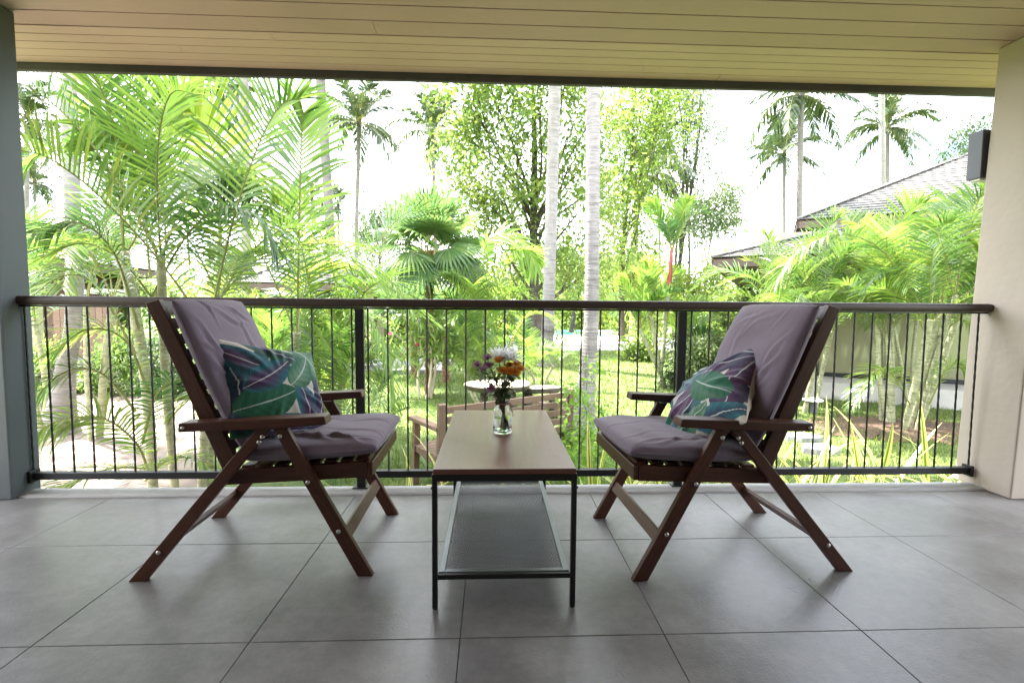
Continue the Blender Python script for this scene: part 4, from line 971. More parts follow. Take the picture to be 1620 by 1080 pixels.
# ---------------------------------------------------------------- broadleaf trees and shrubs
def leaf_cloud(n, clumps, size, seed, droop=.3, spread=.5, flat=.8, narrow=.42):
    """n folded leaves gathered round twigs inside the clumps (x,y,z,r)"""
    r_ = np.random.default_rng(seed); cl = np.array(clumps); wt = cl[:, 3]**2; wt = wt/wt.sum()
    nt_ = max(6, n//26); ci = r_.choice(len(cl), nt_, p=wt); d = r_.normal(size=(nt_, 3)); d /= np.linalg.norm(d, axis=1)[:, None]
    rad = cl[ci, 3]*(r_.random(nt_)**.45); tw = cl[ci, :3]+d*rad[:, None]*np.array([1, 1, flat])
    td = d*.7+r_.normal(size=(nt_, 3))*.5; td[:, 2] -= droop; td /= np.linalg.norm(td, axis=1)[:, None]
    k = r_.integers(0, nt_, n); u = r_.random(n)
    ln = size*spread*9
    P = tw[k]+td[k]*(u*ln)[:, None]+r_.normal(size=(n, 3))*size*.9
    D = td[k]*.6+r_.normal(size=(n, 3))*.7; D[:, 2] -= droop; D /= np.linalg.norm(D, axis=1)[:, None]
    A = np.cross(D, r_.normal(size=(n, 3))+np.array([0, 0, 1.2])); A /= np.linalg.norm(A, axis=1)[:, None]+1e-6
    L = size*(.45+1.0*r_.random(n)**1.5)[:, None]*1.1; W = L*narrow
    N = np.cross(A, D)
    v0 = P; v1 = P+D*L*.45+A*W*.5+N*W*.12; v2 = P+D*L; v3 = P+D*L*.45-A*W*.5+N*W*.12
    V = np.stack([v0, v1, v2, v3], 1).reshape(-1, 3); F = np.arange(n*4).reshape(-1, 4)
    tint = np.clip(.5+.28*r_.normal(size=nt_)[k]+.18*r_.normal(size=n), 0, 1); C = np.repeat(tint, 4)
    return V, F, np.stack([C]*3, 1)
def leafy(name, label, cat, base, clumps, n, size, mat, seed, trunk_r=.15, trunk_h=None, group=None, mat_t='bark', stems=1, limbs=True, **k):
    rs = random.Random(seed); base = Vector(base); t = thing(name, label, cat, base, 0, group)
    V, F, C = leaf_cloud(n, clumps, size, seed, **k)
    link('crown' if name.endswith('tree') else 'foliage', mesh('leaves', V, F, MT[mat], col=C), t)
    b = MB(); cs = sorted(clumps, key=lambda c: c[2]); zmax = max(c[2] for c in cs); cx = sum(c[0] for c in cs)/len(cs); cy_ = sum(c[1] for c in cs)/len(cs)
    for s in range(stems):
        a = rs.uniform(0, 6.28); off = Vector((math.cos(a), math.sin(a), 0))*(.0 if stems == 1 else trunk_r*3)
        tx = cx+(rs.uniform(-1, 1)*(max(c[0] for c in cs)-min(c[0] for c in cs))*.3 if stems > 1 else 0)
        P = spline([off+Vector((0, 0, -.15)), off+Vector((tx*.15+rs.gauss(0, .1), 0, zmax*.3)), Vector((tx*.6+rs.gauss(0, .15), cy_*.6, zmax*.65)), Vector((tx, cy_, zmax*.97))], 22)
        b.tube(P, [trunk_r*(1-.85*i/21)*(1+.6*math.exp(-i/1.5))*(1+rs.gauss(0, .05)) for i in range(22)], 8)
        if s == 0: P0 = P
    b.obj('trunk' if name.endswith('tree') else 'stems', MT[mat_t], t, smooth=True)
    if limbs:
        b = MB()
        for c in clumps:
            q = Vector(c[:3]); cand = [p for p in P0 if p.z < q.z-.15*zmax] or [P0[2]]; p = cand[-1] if rs.random() < .5 else cand[len(cand)*2//3]
            m = p.lerp(q, .5)+Vector((rs.gauss(0, .12), rs.gauss(0, .12), rs.uniform(0, .12)))*zmax*.12
            r0 = trunk_r*.30
            b.tube(spline([p, m, q], 9), [r0*(1-.85*i/8) for i in range(9)], 6)
            for w_ in range(3):
                e_ = q+Vector((rs.gauss(0, 1), rs.gauss(0, 1), rs.gauss(0, .8))).normalized()*c[3]*.85
                b.tube(spline([m.lerp(q, .4), q.lerp(e_, .4)+Vector((0, 0, .05)), e_], 6), [r0*.35*(1-.8*i/5) for i in range(6)], 4)
        b.obj('limbs', MT[mat_t], t, smooth=True)
    return t
def pc(px, py, Y, base, r): p = at(px, py, Y)-Vector(base); return (p.x, p.y, p.z, r)
def tree_px(name, label, footpx, Y, spots, n, size, mat, seed, cat='tree', dy=1.5, **k):
    """crown clumps given as (px, py, radius in px), each at its own depth near Y"""
    rs = random.Random(seed+99); b0 = at(footpx, 500, Y); b0.z = GZ; cl = []
    for (px, py, r) in spots: YY_ = Y+rs.uniform(-dy, dy); cl.append(pc(px, py, YY_, b0, r*YY_/FPX*1.22))
    return leafy(name, label, cat, b0, cl, n, size, mat, seed, **k)
tree_px('fig_tree', 'big spreading leafy tree with a dark twisting trunk, left of the slim pale trunk', 850, 21,
        [(740, 150, 38), (720, 210, 30), (790, 120, 45), (850, 150, 42), (760, 240, 40), (820, 210, 42), (730, 290, 30), (790, 300, 38), (850, 280, 38), (910, 190, 36), (900, 260, 32), (920, 330, 30), (770, 350, 34), (830, 360, 36), (885, 390, 32), (750, 180, 24), (960, 150, 28), (940, 240, 26), (820, 60, 60), (900, 80, 60), (740, 70, 40), (860, 430, 32), (800, 400, 34), (745, 320, 26), (960, 290, 26), (905, 440, 30), (950, 400, 26)],
        32000, .19, 'leafA', 81, trunk_r=.26, spread=.75, narrow=.5)
tree_px('lime_leaved_tree', 'tall lime green tree just right of the thick white trunk', 985, 24,
        [(1010, 160, 32), (1030, 190, 28), (990, 210, 30), (1020, 240, 28), (985, 270, 32), (1015, 300, 26), (970, 330, 32), (1000, 360, 30), (1040, 140, 30), (1020, 90, 40), (960, 400, 28), (1040, 220, 22), (1000, 420, 30), (965, 180, 24)],
        17000, .19, 'leafB', 82, trunk_r=.14, spread=.8)
tree_px('slender_tree', 'airy tree of several straight thin trunks left of the bungalow roofs', 1075, 27,
        [(1075, 180, 26), (1100, 160, 28), (1125, 190, 22), (1060, 230, 20), (1110, 230, 24), (1085, 280, 22), (1120, 270, 16), (1050, 290, 16), (1075, 330, 24), (1100, 120, 28), (1095, 370, 20), (1070, 130, 22)],
        15000, .18, 'leafD', 83, trunk_r=.10, stems=5, spread=.55, narrow=.28, droop=.6)
tree_px('small_tree', 'small loose tree low at the right of the airy thin-trunked tree', 1110, 30,
        [(1130, 320, 20), (1155, 300, 14), (1110, 350, 20), (1140, 350, 16), (1100, 320, 14), (1160, 340, 10)], 8000, .18, 'leafD', 84, trunk_r=.1)
tree_px('round_tree', 'dense round dark green tree left of the fan palm', 600, 48,
        [(600, 335, 24), (585, 355, 22), (620, 350, 22), (605, 375, 24), (578, 380, 14), (628, 375, 16)], 9000, .26, 'leafC', 85, trunk_r=.3)
tree_px('far_tree', 'dark tree behind the high bungalow ridge beside the right column', 1540, 40,
        [(1535, 210, 26), (1515, 245, 24), (1560, 240, 30), (1500, 275, 20), (1545, 280, 30), (1575, 210, 20)], 9000, .24, 'leafC', 86, trunk_r=.3)
tree_px('shade_tree', 'mid green tree low behind the fig, filling the gap over the pool', 905, 33,
        [(880, 440, 34), (930, 430, 34), (975, 440, 30), (900, 400, 24), (1000, 420, 26), (850, 450, 26)], 9000, .24, 'leafA', 87, trunk_r=.2)
# shrubs: px, py centre, radius px, Y, leaves, material, label
shr = [(640, 470, 60, 22, 'leafB', 'lime shrub behind the fan palm, above the terrace', 2600),
       (740, 480, 50, 20, 'leafA', 'green shrub right of the fan palm trunk', 4000),
       (800, 470, 46, 24, 'leafB', 'pale shrub between fan palm and slim pale trunk', 4000),
       (850, 500, 34, 22, 'leafA', 'shrub at the left foot of the pool deck', 3000),
       (905, 490, 34, 38, 'leafB', 'hedge bush behind the pool water, left one', 3500),
       (960, 490, 36, 38, 'leafB', 'hedge bush behind the pool water, right one', 3500),
       (1000, 500, 34, 30, 'leafA', 'green bush at the right end of the pool', 3500),
       (1030, 450, 50, 24, 'leafB', 'lime bush behind the red-stemmed palm', 4500),
       (1100, 440, 50, 22, 'leafB', 'pale green bush right of the red stem', 5000),
       (1150, 430, 46, 20, 'leafA', 'bush below the tip of the low bungalow eave', 4500),
       (1185, 470, 44, 16, 'leafA', 'rounded bush beside the bungalow wall', 4500),
       (1130, 500, 50, 13, 'leafA', 'dense shrub behind the right chair back', 7000),
       (1120, 565, 46, 9.6, 'leafD', 'leafy shrub with speckled foliage right of the right rail post', 9000),
       (1165, 560, 40, 9.8, 'leafA', 'shrub filling the space left of the right chair cushion', 6000),
       (1085, 550, 30, 10.2, 'leafC', 'dark low shrub under the red-stemmed palm', 3500),
       (1010, 545, 26, 16, 'leafA', 'small bush on the lawn beyond the red-stemmed palm', 2500),
       (100, 470, 60, 14, 'leafC', 'dark bush at the left between column and areca fronds', 4500),
       (200, 480, 70, 15, 'leafA', 'green bush behind the left areca stems', 4500),
       (300, 490, 70, 16, 'leafB', 'lime bush behind the left chair back', 4500),
       (400, 490, 60, 14, 'leafB', 'bright bush behind the leaf print pillow of the left chair', 4500),
       (470, 520, 60, 12, 'leafA', 'green bush left of the left rail post', 4500),
       (550, 500, 40, 13, 'leafA', 'green bush behind the left rail post', 3500),
       (340, 410, 60, 24, 'leafA', 'tall bush far behind the golden fronds', 3500),
       (440, 430, 40, 24, 'leafB', 'bright bush left of the pavilion roof', 3000),
       (180, 400, 60, 26, 'leafA', 'tall bush far behind the left areca clump', 3500),
       (175, 555, 50, 9.5, 'leafA', 'low bush between the left areca stems', 4500),
       (265, 565, 46, 9.2, 'leafC', 'dark low bush left of the left chair back', 4000),
       (360, 580, 44, 8.6, 'leafA', 'low bush seen under the left chair arm', 4000),
       (60, 530, 30, 8.4, 'leafA', 'bush at the foot of the slate column', 2500),
       (1250, 520, 30, 13, 'leafA', 'bush at the left corner of the bungalow', 3000)]
for i, (px, py, r, Y, m, lab, n_) in enumerate(shr):
    rs = random.Random(500+i); b0 = at(px, 500, Y); b0.z = GZ; cl = []; top = at(px, py, Y).z-GZ
    for q in range(9):
        a = rs.uniform(0, 6.28); rr = r*Y/FPX; f = rs.random()
        cl.append((math.cos(a)*rr*.75*f**.5, math.sin(a)*rr*.6*f**.5, max(.15, rs.uniform(.15, 1.0)*(top+rr*.4)), rr*rs.uniform(.35, .55)))
    leafy('shrub', lab, 'shrub', b0, cl, n_, max(.06, .0075*Y), m, 500+i, trunk_r=.05, group='shrubs round the lawn', stems=3, limbs=False, spread=.4, narrow=.5)
# far tree line
for i, (px, Y, hh, m, lab) in enumerate(((-60, 60, 9, 'leafC', 'far dark treetop at the left edge'), (150, 64, 6, 'leafA', 'far treetop behind the left areca'), (300, 66, 5.2, 'leafC', 'far treetop behind the golden fronds'), (450, 66, 4.6, 'leafA', 'far low treetop left of the pavilion'), (560, 60, 4.2, 'leafC', 'far low treetop over the pavilion'), (700, 58, 5.5, 'leafA', 'far treetop behind the fan palm'), (800, 50, 6, 'leafA', 'far treetop seen through the fig'), (940, 52, 7, 'leafB', 'far treetop between the two pale trunks'), (1060, 52, 6.5, 'leafA', 'far treetop behind the airy trunks'), (1180, 58, 4.6, 'leafB', 'far low treetop left of the bungalow'), (1300, 60, 4, 'leafC', 'far treetop behind the bungalow'))):
    rs = random.Random(700+i); b0 = at(px, 490, Y); b0.z = GZ
    cl = [(rs.uniform(-5.5, 5.5), rs.uniform(-2, 2), rs.uniform(.2, 1)*hh, rs.uniform(1.0, 1.9)) for _ in range(15)]
    leafy('tree', lab, 'tree', b0, cl, 5200, .38, m, 700+i, trunk_r=.25, group='distant treetops', limbs=False, spread=.3, narrow=.5)

# flowering shrub left of the bench
b0 = at(672, 600, 9.2); b0.z = GZ
cl = [pc(px, py, 9.2+dy, b0, r*9.2/FPX) for (px, py, r, dy) in ((640, 500, 20, 0), (665, 485, 18, .2), (690, 520, 22, -.2), (715, 500, 18, .1), (650, 540, 16, -.1), (700, 545, 18, .2), (735, 530, 16, 0), (625, 530, 14, 0))]
t = leafy('flowering_shrub', 'open shrub with long narrow leaves and a few pink flowers left of the bench', 'shrub', b0, cl, 1700, .15, 'leafA', 801, trunk_r=.03, mat_t='cut', stems=4, spread=.25, narrow=.26, droop=.45)
for q, (px, py) in enumerate(((617, 528), (626, 557), (634, 560), (660, 545), (645, 553))):
    f = link('flower', mesh('flower', *petals(.05, [(5, 1, .2), (5, .8, .6)], .035, 0, seed=q)[:2], MT['p_pink'], col=np.ones((80, 3))[:len(petals(.05, [(5, 1, .2), (5, .8, .6)], .035, 0, seed=q)[0])]), t, at(px, py, 9.0)-b0, (.9, .2, q))
# fresh green shrub with compound leaves in front of the thick white trunk
for q, (px, Y, top, lab, n_) in enumerate(((922, 5.0, 560, 'airy bright green plant climbing before the thick white trunk', 420), (950, 4.6, 640, 'bright leafy plant at the foot of the thick white trunk', 500), (905, 4.3, 670, 'low bright plant beside the right end of the bench', 700), (985, 5.6, 670, 'low fresh green plant right of the white trunk foot', 600))):
    b0 = at(px, 700, Y); b0.z = GZ; H = at(px, top, Y).z-GZ
    cl = [(rnd.gauss(0, .13)*(1.3-f), rnd.gauss(0, .1), H*f, .16*(1.25-f)) for f in (.35, .5, .62, .75, .88, 1.0)]
    leafy('leafy_plant', lab, 'plant', b0, cl, n_, .062, 'fern', 820+q, trunk_r=.009, stems=3, mat_t='stemgreen', limbs=False, spread=.3, narrow=.42, group='bright leafy plants by the bench')

# ---------------------------------------------------------------- variegated strap-leaved plants along the balcony
def strap_leaf(seed, L=.75, wd=.034, bend=.4):
    rs = random.Random(seed); V, F, U = [], [], []; N = 9; px_ = 0; pz = 0; an = 1.45
    for i in range(N+1):
        f = i/N; ww = wd*(.55+.75*f if f < .45 else .89*(1-((f-.45)/.55)**1.8)+.02)/2
        V += [(px_, -ww, pz+ww*.25), (px_, 0, pz), (px_, ww, pz+ww*.25)]; U += [(f*4, .0), (f*4, .5), (f*4, 1.0)]
        an -= bend/N*(1+1.6*f); px_ += math.cos(an)*L/N; pz += math.sin(an)*L/N
    for i in range(N): q = 3*i; F += [(q, q+3, q+4, q+1), (q+1, q+4, q+5, q+2)]
    return mesh('leaf', V, F, MT['strap'], uv=U, smooth=True)
STR = [strap_leaf(i, L=.55+.09*i, wd=.030+.003*(i % 3), bend=.25+.28*(i % 4)) for i in range(6)]
sp = [(945, 3.35), (985, 3.15), (1010, 3.7), (1060, 3.3), (1110, 3.6), (1165, 3.2), (1215, 3.7), (1250, 3.25), (1295, 3.6), (1340, 3.2), (1385, 3.7), (1430, 3.25), (1475, 3.65), (1515, 3.2), (650, 3.7), (720, 3.4), (780, 3.3), (860, 3.3), (1560, 3.6), (590, 3.3)]
where = ['under the right edge of the coffee table', 'left of the right chair front leg', 'behind the right chair front legs', 'left of the right rail post', 'right of the right rail post, low', 'behind the right chair seat', 'under the right chair back, deeper row', 'right of the right chair back legs', 'with the tall upright leaf right of the right chair', 'near the middle bars right of the right chair', 'below the right areca stems, deeper row', 'below the right areca stems, front row', 'left of the cream column, deeper row', 'nearest the cream column foot', 'left of the coffee table below the bench leg', 'behind the left edge of the coffee table shelf', 'seen through the wire shelf', 'behind the right leg of the coffee table', 'half hidden by the cream column', 'below the left chair front leg']
for i, ((px, Y), wh) in enumerate(zip(sp, where)):
    b0 = at(px, 760, Y); b0.z = GZ; rs = random.Random(900+i)
    t = thing('variegated_plant', 'yellow and green striped strap-leaved plant '+wh, 'plant', b0, 0, 'striped strap-leaved plants along the balcony')
    low = px < 900
    for k in range(15 if not low else 10):
        o = link('leaf', STR[rs.randrange(6)], t, (rs.gauss(0, .03), rs.gauss(0, .03), 0), (rs.gauss(0, .1), rs.uniform(-.15, .75), rs.uniform(0, 6.28)))
        q = rs.uniform(.85, 1.25)*(.75 if low else 1); o.scale = (q,)*3
t = None

# ================================================================== GARDEN FURNITURE
bL = at(692, 641, 4.25); bR = at(900, 617, 5.1); bL.z = bR.z = GZ
ax = (bR-bL).normalized(); ang = math.atan2(ax.y, ax.x); Lb = (bR-bL).length
t = thing('garden_bench', 'weathered brown wooden garden bench seen from behind, below the balcony', 'bench', bL, ang)
W = MT['bench']; HB = .86
for x in (0.02, Lb-.02):
    MB().beam((x, 0, 0), (x, -.05, HB), .055, .07, (1, 0, 0)).obj('back_post', W, t, .004, 1)
    MB().beam((x, .50, 0), (x, .46, .615), .055, .06, (1, 0, 0)).obj('front_leg', W, t, .004, 1)
    MB().beam((x, -.03, .635), (x, .55, .635), .09, .035, (0, 0, 1)).obj('armrest', W, t, .004, 1)
    MB().beam((x, .0, .33), (x, .47, .36), .06, .035, (1, 0, 0)).obj('side_rail', W, t, .003, 1)
for k in range(5):
    z = .80-.088*k; MB().beam((.057, -.047+.0*k+.0581*(.86-z)*.1, z), (Lb-.057, -.047+.0581*(.86-z)*.1, z), .062, .024, (0, 1, 0)).obj('back_slat', W, t, .003, 1)
for k in range(6):
    y = .05+.083*k; MB().beam((-.01, y, .385), (Lb+.01, y, .385), .07, .024, (0, 0, 1)).obj('seat_slat', W, t, .003, 1)
MB().beam((.05, .44, .33), (Lb-.05, .44, .33), .07, .03, (0, 1, 0)).obj('front_rail', W, t, .003, 1)
# slab tables on the lawn
def slab_top(R, asp, seed, th=.09, n=40):
    rs = random.Random(seed); ph = [rs.uniform(0, 6) for _ in range(3)]
    rr = [R*(1+.05*math.sin(2*2*PI*k/n+ph[0])+.03*math.sin(5*2*PI*k/n+ph[1])) for k in range(n)]
    V = []
    for (s_, z) in ((.0, th), (.97, th), (1, th*.85), (.96, th*.3), (.90, 0), (0, 0)):
        for k in range(n): V.append((rr[k]*max(s_, .001)*math.cos(2*PI*k/n), asp*rr[k]*max(s_, .001)*math.sin(2*PI*k/n), z))
    F = [(i*n+k, i*n+(k+1) % n, (i+1)*n+(k+1) % n, (i+1)*n+k) for i in range(5) for k in range(n)]
    m = mesh('table_top', V, F, MT['cut']); m.materials.append(MT['bark'])
    mi = np.zeros(len(F), dtype=np.int32); mi[n*1:] = 1; m.polygons.foreach_set('material_index', mi); return m
p = atz(788, 607, GZ+.52)
t = thing('slab_table', 'round pale topped wood slab table with bark edge on the lawn behind the bench', 'table', (p.x, p.y, GZ))
link('table_top', slab_top(.50, .9, 1), t, (0, 0, .44))
for (x, y) in ((-.25, -.2), (.25, -.2), (0, .27)): MB().tube([(x, y, -.02), (x*.9, y*.9, .25), (x*.8, y*.8, .45)], [.07, .06, .065], 10).obj('leg', MT['bark'], t, smooth=True)
p = atz(856, 611, GZ+.47)
t = thing('slab_bench', 'pale plank seat with rough bark edge right of the round slab table', 'bench', (p.x, p.y, GZ), .1)
link('seat', slab_top(.34, .45, 2, .08), t, (0, 0, .38))
for x in (-.2, .2): MB().tube([(x, 0, -.02), (x, 0, .385)], [.075, .065], 10).obj('leg', MT['bark'], t, smooth=True)
# mushroom garden light
p = atz(1285, 657)
t = thing('garden_light', 'low garden light with a flat white cap and dark post on the right lawn', 'garden light', (p.x, p.y, GZ))
MB().lathe([(.055, 0), (.055, .20), (.06, .205), (.06, .235)], (0, 0, 0), 20).obj('post', MT['lamp'], t, smooth=False)
MB().lathe([(.05, .236), (.145, .240), (.15, .252), (.14, .266), (.08, .285), (.01, .292)], (0, 0, 0), 28).obj('cap', MT['whitecap'], t, smooth=True)
for q, (px, py, lab) in enumerate(((1270, 697, 'rear flat grey stepping stone in the grass right of the right chair'), (1297, 716, 'front flat grey stepping stone in the grass right of the right chair'))):
    p = atz(px, py); b = MB(); n_ = 9; rs = random.Random(q); o_ = [(.24*(1+rs.uniform(-.12, .12))*math.cos(2*PI*k/n_), .17*(1+rs.uniform(-.12, .12))*math.sin(2*PI*k/n_)) for k in range(n_)]
    b.add([(x, y, 0) for x, y in o_]+[(x*.93, y*.93, .075) for x, y in o_], [(i, (i+1) % n_, n_+(i+1) % n_, n_+i) for i in range(n_)]+[tuple(range(n_, 2*n_))])
    o = b.obj('stepping_stone', MT['stone']); o.location = (p.x, p.y, GZ); props(o, lab, 'stepping stone', 'stepping stones on the right lawn')

# ================================================================== BUILDINGS
def shingled(parent, O, a, s_, Wd, Ln, hl, hr, ex, sw, limit, tag_):
    """rows of shingles on a roof plane from the eave corner O; a along the eave, s_ up the slope, hl/hr hip shrink per metre"""
    O, a, s_ = Vector(O), Vector(a).normalized(), Vector(s_).normalized(); n_ = a.cross(s_).normalized()
    if n_.z < 0: n_ = -n_
    rs = random.Random(int(Wd*100)); rows = int(Ln/ex); items = []
    for i in range(rows):
        d = i*ex; x0 = d*hl; x1 = Wd-d*hr; x = x0-(sw/2 if i % 2 else 0)
        while x < x1-.02:
            w_ = sw*rs.uniform(.75, 1.2); xa, xb = max(x, x0), min(x+w_-.008, x1)
            if xb-xa > .03: items.append((d, xa, xb, rs.uniform(-.006, .006), rs.uniform(.016, .026)))
            x += w_
    # the base sheet
    d = rows*ex; B0 = [O-n_*.02, O+a*Wd-n_*.02, O+a*(Wd-d*hr)+s_*d-n_*.02, O+a*d*hl+s_*d-n_*.02]
    MB().add(B0+[p-n_*.05 for p in B0], [(0, 1, 2, 3), (7, 6, 5, 4), (0, 4, 5, 1), (1, 5, 6, 2), (2, 6, 7, 3), (3, 7, 4, 0)]).obj('roof_deck', MT['eave'], parent)
    def sh(b, it):
        d, xa, xb, j, th = it; p = O+s_*(d+j); q = O+s_*(d+ex*1.25); V = []
        for (P, h0, h1) in ((p, .012, .012+th), (q, -.004, .004)):
            for x in (xa, xb): V += [P+a*x+n_*h0, P+a*x+n_*h1]
        b.add(V, [(0, 1, 3, 2), (4, 6, 7, 5), (1, 5, 7, 3), (0, 2, 6, 4), (0, 4, 5, 1), (2, 3, 7, 6)], [((v-O).dot(s_)*1.0+xa*3, (v-O).dot(a)+xa) for v in V])
    for it in items[:limit]:
        b = MB(); sh(b, it); b.obj('shingle', MT['shingle'], parent)
    if len(items) > limit:
        b = MB()
        for it in items[limit:]: sh(b, it)
        o = b.obj('shingles', MT['shingle'], parent); o['kind'] = 'stuff'
# right bungalow
A = Vector((.866, -.5, 0)); Bv = Vector((.5, .866, 0))
C0 = Vector((6.05, 10.3, GZ))
t = thing('bungalow', 'beige bungalow with two tiers of weathered shingle roof at the right', 'house', C0)
def L(a, b_, z): return A*a+Bv*b_+Vector((0, 0, z))
def slab(a0, a1, b0_, b1, z0, z1, name, mat, bev=0, par=None):
    V = [L(a, b_, z) for z in (z0, z1) for b_ in (b0_, b1) for a in (a0, a1)]
    return MB().add(V, [(0, 2, 3, 1), (4, 5, 7, 6), (0, 1, 5, 4), (2, 6, 7, 3), (0, 4, 6, 2), (1, 3, 7, 5)], [(v.x+v.y, v.z) for v in V]).obj(name, mat, par or t, bev, 1)
slab(-.4, 7, -.9, 6, -.15, .33, 'plinth', MT['plinth'])
slab(0, .75, 0, .2, .33, 3.3, 'wall', MT['render']); slab(.75, 7, 0, .2, 2.35, 3.3, 'wall', MT['render']); slab(0, .2, .2, 6, .33, 3.3, 'wall', MT['render'])
slab(6.8, 7, .2, 6, .33, 3.3, 'wall', MT['render']); slab(.2, 6.8, 5.8, 6, .33, 3.3, 'wall', MT['render']); slab(.2, 6.8, .2, 5.8, .34, .36, 'room_floor', MT['cut'])
for k in range(5):
    a0 = .76+k*1.245
    f = slab(a0+.05, a0+1.19, .08, .10, .42, 2.28, 'window', MT['window'])
    for (x0, x1, z0, z1) in ((a0, a0+.05, .335, 2.345), (a0+1.19, a0+1.24, .335, 2.345), (a0+.052, a0+1.188, .335, .42), (a0+.052, a0+1.188, 2.28, 2.345)): slab(x0, x1, .05, .13, z0, z1, 'frame', MT['black'], 0, f)
e0 = (-.87-.25, -2.0); z1 = 1.92-GZ
u1 = math.tan(math.radians(18)); s1 = L(0, 1, u1); s1n = s1.normalized(); hyp = s1.length
shingled(t, L(e0[0], e0[1], z1), A, s1, 9, 3.0, 1/hyp, 0, .165, .26, 150, 'low')
s1b = L(1, 0, u1); shingled(t, L(e0[0], e0[1]+8.5, z1), -Bv, s1b, 8.5, 3.0, 0, 1/hyp, .165, .26, 0, 'lowside')
slab(e0[0]+.03, 8, e0[1]-.0, e0[1]+.035, z1-.17, z1-.03, 'fascia', MT['eave'])
V = [L(e0[0]+.03, e0[1]+.04, z1-.155), L(e0[0]+.03, 6, z1-.155), L(.0, 6, z1-.34), L(0, 0, z1-.34), L(8, e0[1]+.04, z1-.155), L(8, 0, z1-.34)]
MB().add(V, [(0, 1, 2, 3), (0, 3, 5, 4)]).obj('soffit', MT['eave'], t)
slab(e0[0], e0[0]+.028, e0[1]+.036, 6.5, z1-.165, z1-.03, 'fascia', MT['eave'])
# upper tier
e1 = (.22, -.25); c = Vector((6.5, 10.45, 0))-Vector((6.05, 10.3, 0)); e1 = (c.dot(A), c.dot(Bv)); z2 = 2.88-GZ
u2 = math.tan(math.radians(27)); s2 = L(0, 1, u2); hyp2 = s2.length
shingled(t, L(e1[0], e1[1], z2), A, s2, 8.5, 4.4, 1/hyp2, 0, .17, .26, 140, 'high')
shingled(t, L(e1[0], e1[1]+8.5, z2), -Bv, L(1, 0, u2), 8.5, 4.4, 0, 1/hyp2, .17, .26, 0, 'highside')
slab(e1[0]+.03, 8, e1[1], e1[1]+.035, z2-.17, z2-.03, 'fascia', MT['eave'])
slab(e1[0], e1[0]+.028, e1[1]+.036, 6.5, z2-.165, z2-.03, 'fascia', MT['eave'])
slab(e1[0]+.06, 8, e1[1]+.06, 6.5, z2-.20, z2-.15, 'soffit', MT['eave'])
slab(e1[0]+.5, 8, e1[1]+.35, 6.5, 2.3, z2-.202, 'upper_wall', MT['render'])
for i in range(14):                             # ridge pieces along the two hips
    for (e_, z_, u_) in ((e0, z1, u1), (e1, z2, u2)):
        d0 = .02+i*.21; 
        MB().beam(L(e_[0]+d0, e_[1]+d0, z_+d0*u_+.035), L(e_[0]+d0+.20, e_[1]+d0+.20, z_+(d0+.2)*u_+.045), .16, .022, (0, 0, 1)).obj('ridge_shingle', MT['shingle'], t)

# left pavilion
def hip_pavilion(name, label, centre, half, ze, zr, rot, posts=True, wallmat='wood_wall', lim=0, walls=True):
    t = thing(name, label, 'house' if name != 'garden_pavilion' else 'pavilion', centre, rot)
    h = half; n_ = 12; hy = math.hypot(h, zr-ze)
    for q in range(4):
        R_ = Matrix.Rotation(q*PI/2, 3, 'Z'); O = R_ @ Vector((-h, -h, ze)); a = R_ @ Vector((1, 0, 0)); s_ = R_ @ Vector((0, h, zr-ze))
        if q in (0, 1, 3): shingled(t, O, a, s_, 2*h, hy*.98, h/hy, h/hy, .2, .3, lim if q == 0 else 0, 'x')
        else: MB().add([O, O+a*2*h, Vector((0, 0, zr))], [(0, 1, 2)]).obj('roof_deck', MT['eave'], t)
        MB().beam(R_ @ Vector((-h, -h, ze-.13)), R_ @ Vector((h-.03, -h, ze-.13)), .2, .03, (0, 1, 0) if q % 2 == 0 else (1, 0, 0)).obj('fascia', MT['eave'], t)
    MB().box((-h+.06, -h+.06, ze-.20), (h-.06, h-.06, ze-.16)).obj('soffit', MT['eave'], t)
    g = GZ-centre[2]
    for (x, y) in ((-.8, -.8), (.8, -.8), (.8, .8), (-.8, .8)): MB().box((x*h-.13, y*h-.13, g), (x*h+.13, y*h+.13, ze-.205)).obj('post', MT['render'], t, .01, 1)
    if walls:
        MB().box((-.7*h, -.3*h, g), (.7*h, .7*h, ze-.21)).obj('wall', MT[wallmat], t)
        for k in (-.4, .1, .5): MB().box((k*h-.25, -.3*h-.02, g+.5), (k*h+.25, -.3*h-.003, g+2.0)).obj('window', MT['window'], t)
    return t
hip_pavilion('garden_pavilion', 'small pavilion with a sunlit pyramid shingle roof behind the grey leaning trunk', (at(512, 430, 19).x, 19, GZ), 2.35, 2.45, 3.75, .12)
hip_pavilion('garden_pavilion', 'second low shingle-roofed pavilion behind the fan palm', (at(655, 450, 23).x, 23, GZ), 2.8, 2.35, 3.4, -.05)
hip_pavilion('villa', 'brown timber villa at the far left behind the areca fronds, with grey steps', (-12.7, 13.4, GZ), 2.5, 2.75, 4.1, .10)
t = thing('garden_house', 'house with a terracotta gable panel high at the left edge', 'house', (at(30, 330, 20).x, 20, GZ))
MB().box((-2, 0, 0), (1.25, 4, 4.55)).obj('wall', MT['brick'], t); MB().box((-2.4, -.4, 4.552), (1.55, 4.4, 4.70)).obj('roof', MT['eave'], t)
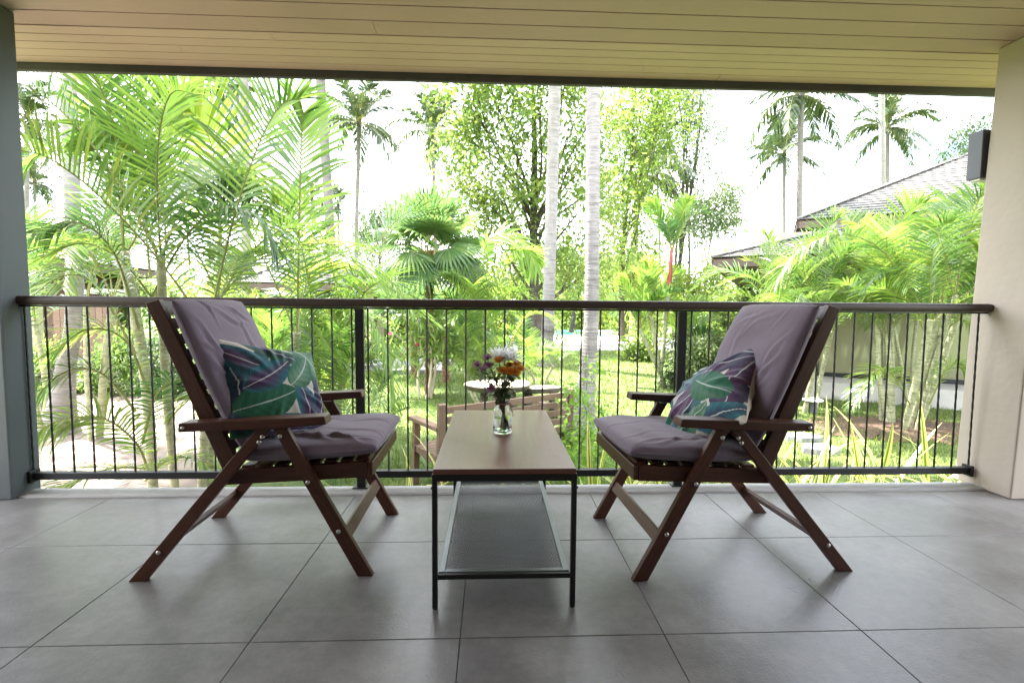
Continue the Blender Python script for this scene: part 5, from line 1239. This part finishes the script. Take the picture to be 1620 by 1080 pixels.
for k in range(9): MB().box((-2, -.03, .5+k*.45), (1.25, -.002, .53+k*.45)).obj('groove', MT['eave'], t)
for z in (1.2, 2.9): MB().box((-.2, -.05, z), (.7, -.032, z+1.0)).obj('window', MT['window'], t)
# grey steps by the villa
st = at(84, 620, 9.0)
t = thing('garden_steps', 'grey stone steps leading up to the timber villa at the left', 'steps', (st.x, 8.7, GZ), .1)
for k in range(5): MB().box((-1.4, k*.30, -.1 if k == 0 else k*.13-.02), (.16, k*.30+.33 if k < 4 else 2.0, .13*(k+1))).obj('step', MT['stone'], t, .006, 1)
t = thing('timber_screen', 'brown timber screen of upright boards beside the grey steps', 'screen', (at(96, 560, 10).x, 10, GZ), .1)
for k in range(9): MB().box((-.1+k*.125, 0, .3), (.017+k*.125, .03, 1.75)).obj('board', MT['wood_wall'], t)
for z in (.45, 1.55): MB().box((-.1, .031, z), (1.02, .07, z+.07)).obj('rail', MT['wood_wall'], t)
# mesh dish on a pole at the left
P = at(122, 312, 11); t = thing('satellite_dish', 'dark perforated dish on a thin pole above the left roof', 'satellite dish', (P.x, P.y, GZ))
hz = P.z-GZ
def dish(R, dep, tilt, n=28, rings=5):
    V = [(0, 0, -dep)]
    for i in range(1, rings+1):
        for k in range(n): a = 2*PI*k/n; r = R*i/rings; V.append((r*math.cos(a), r*math.sin(a), -dep*(1-(i/rings)**2)))
    F = [(0, 1+k, 1+(k+1) % n) for k in range(n)] + [(1+(i-1)*n+k, 1+(i-1)*n+(k+1) % n, 1+i*n+(k+1) % n, 1+i*n+k) for i in range(1, rings) for k in range(n)]
    return V, F
V, F = dish(.36, .10, 0); o = MB().add(V, F).obj('dish', MT['lamp'], t, smooth=True); o.location = (0, 0, hz); o.rotation_euler = (math.radians(35), math.radians(25), 0)
m_ = o.modifiers.new('thick', 'SOLIDIFY'); m_.thickness = .012
MB().tube([(0, .05, 0), (0, .05, hz-.05)], .022, 8).obj('pole', MT['lamp'], t)
MB().tube([(0, 0, hz-.08), (.12, -.12, hz+.28)], .008, 6).obj('feed_arm', MT['lamp'], t)
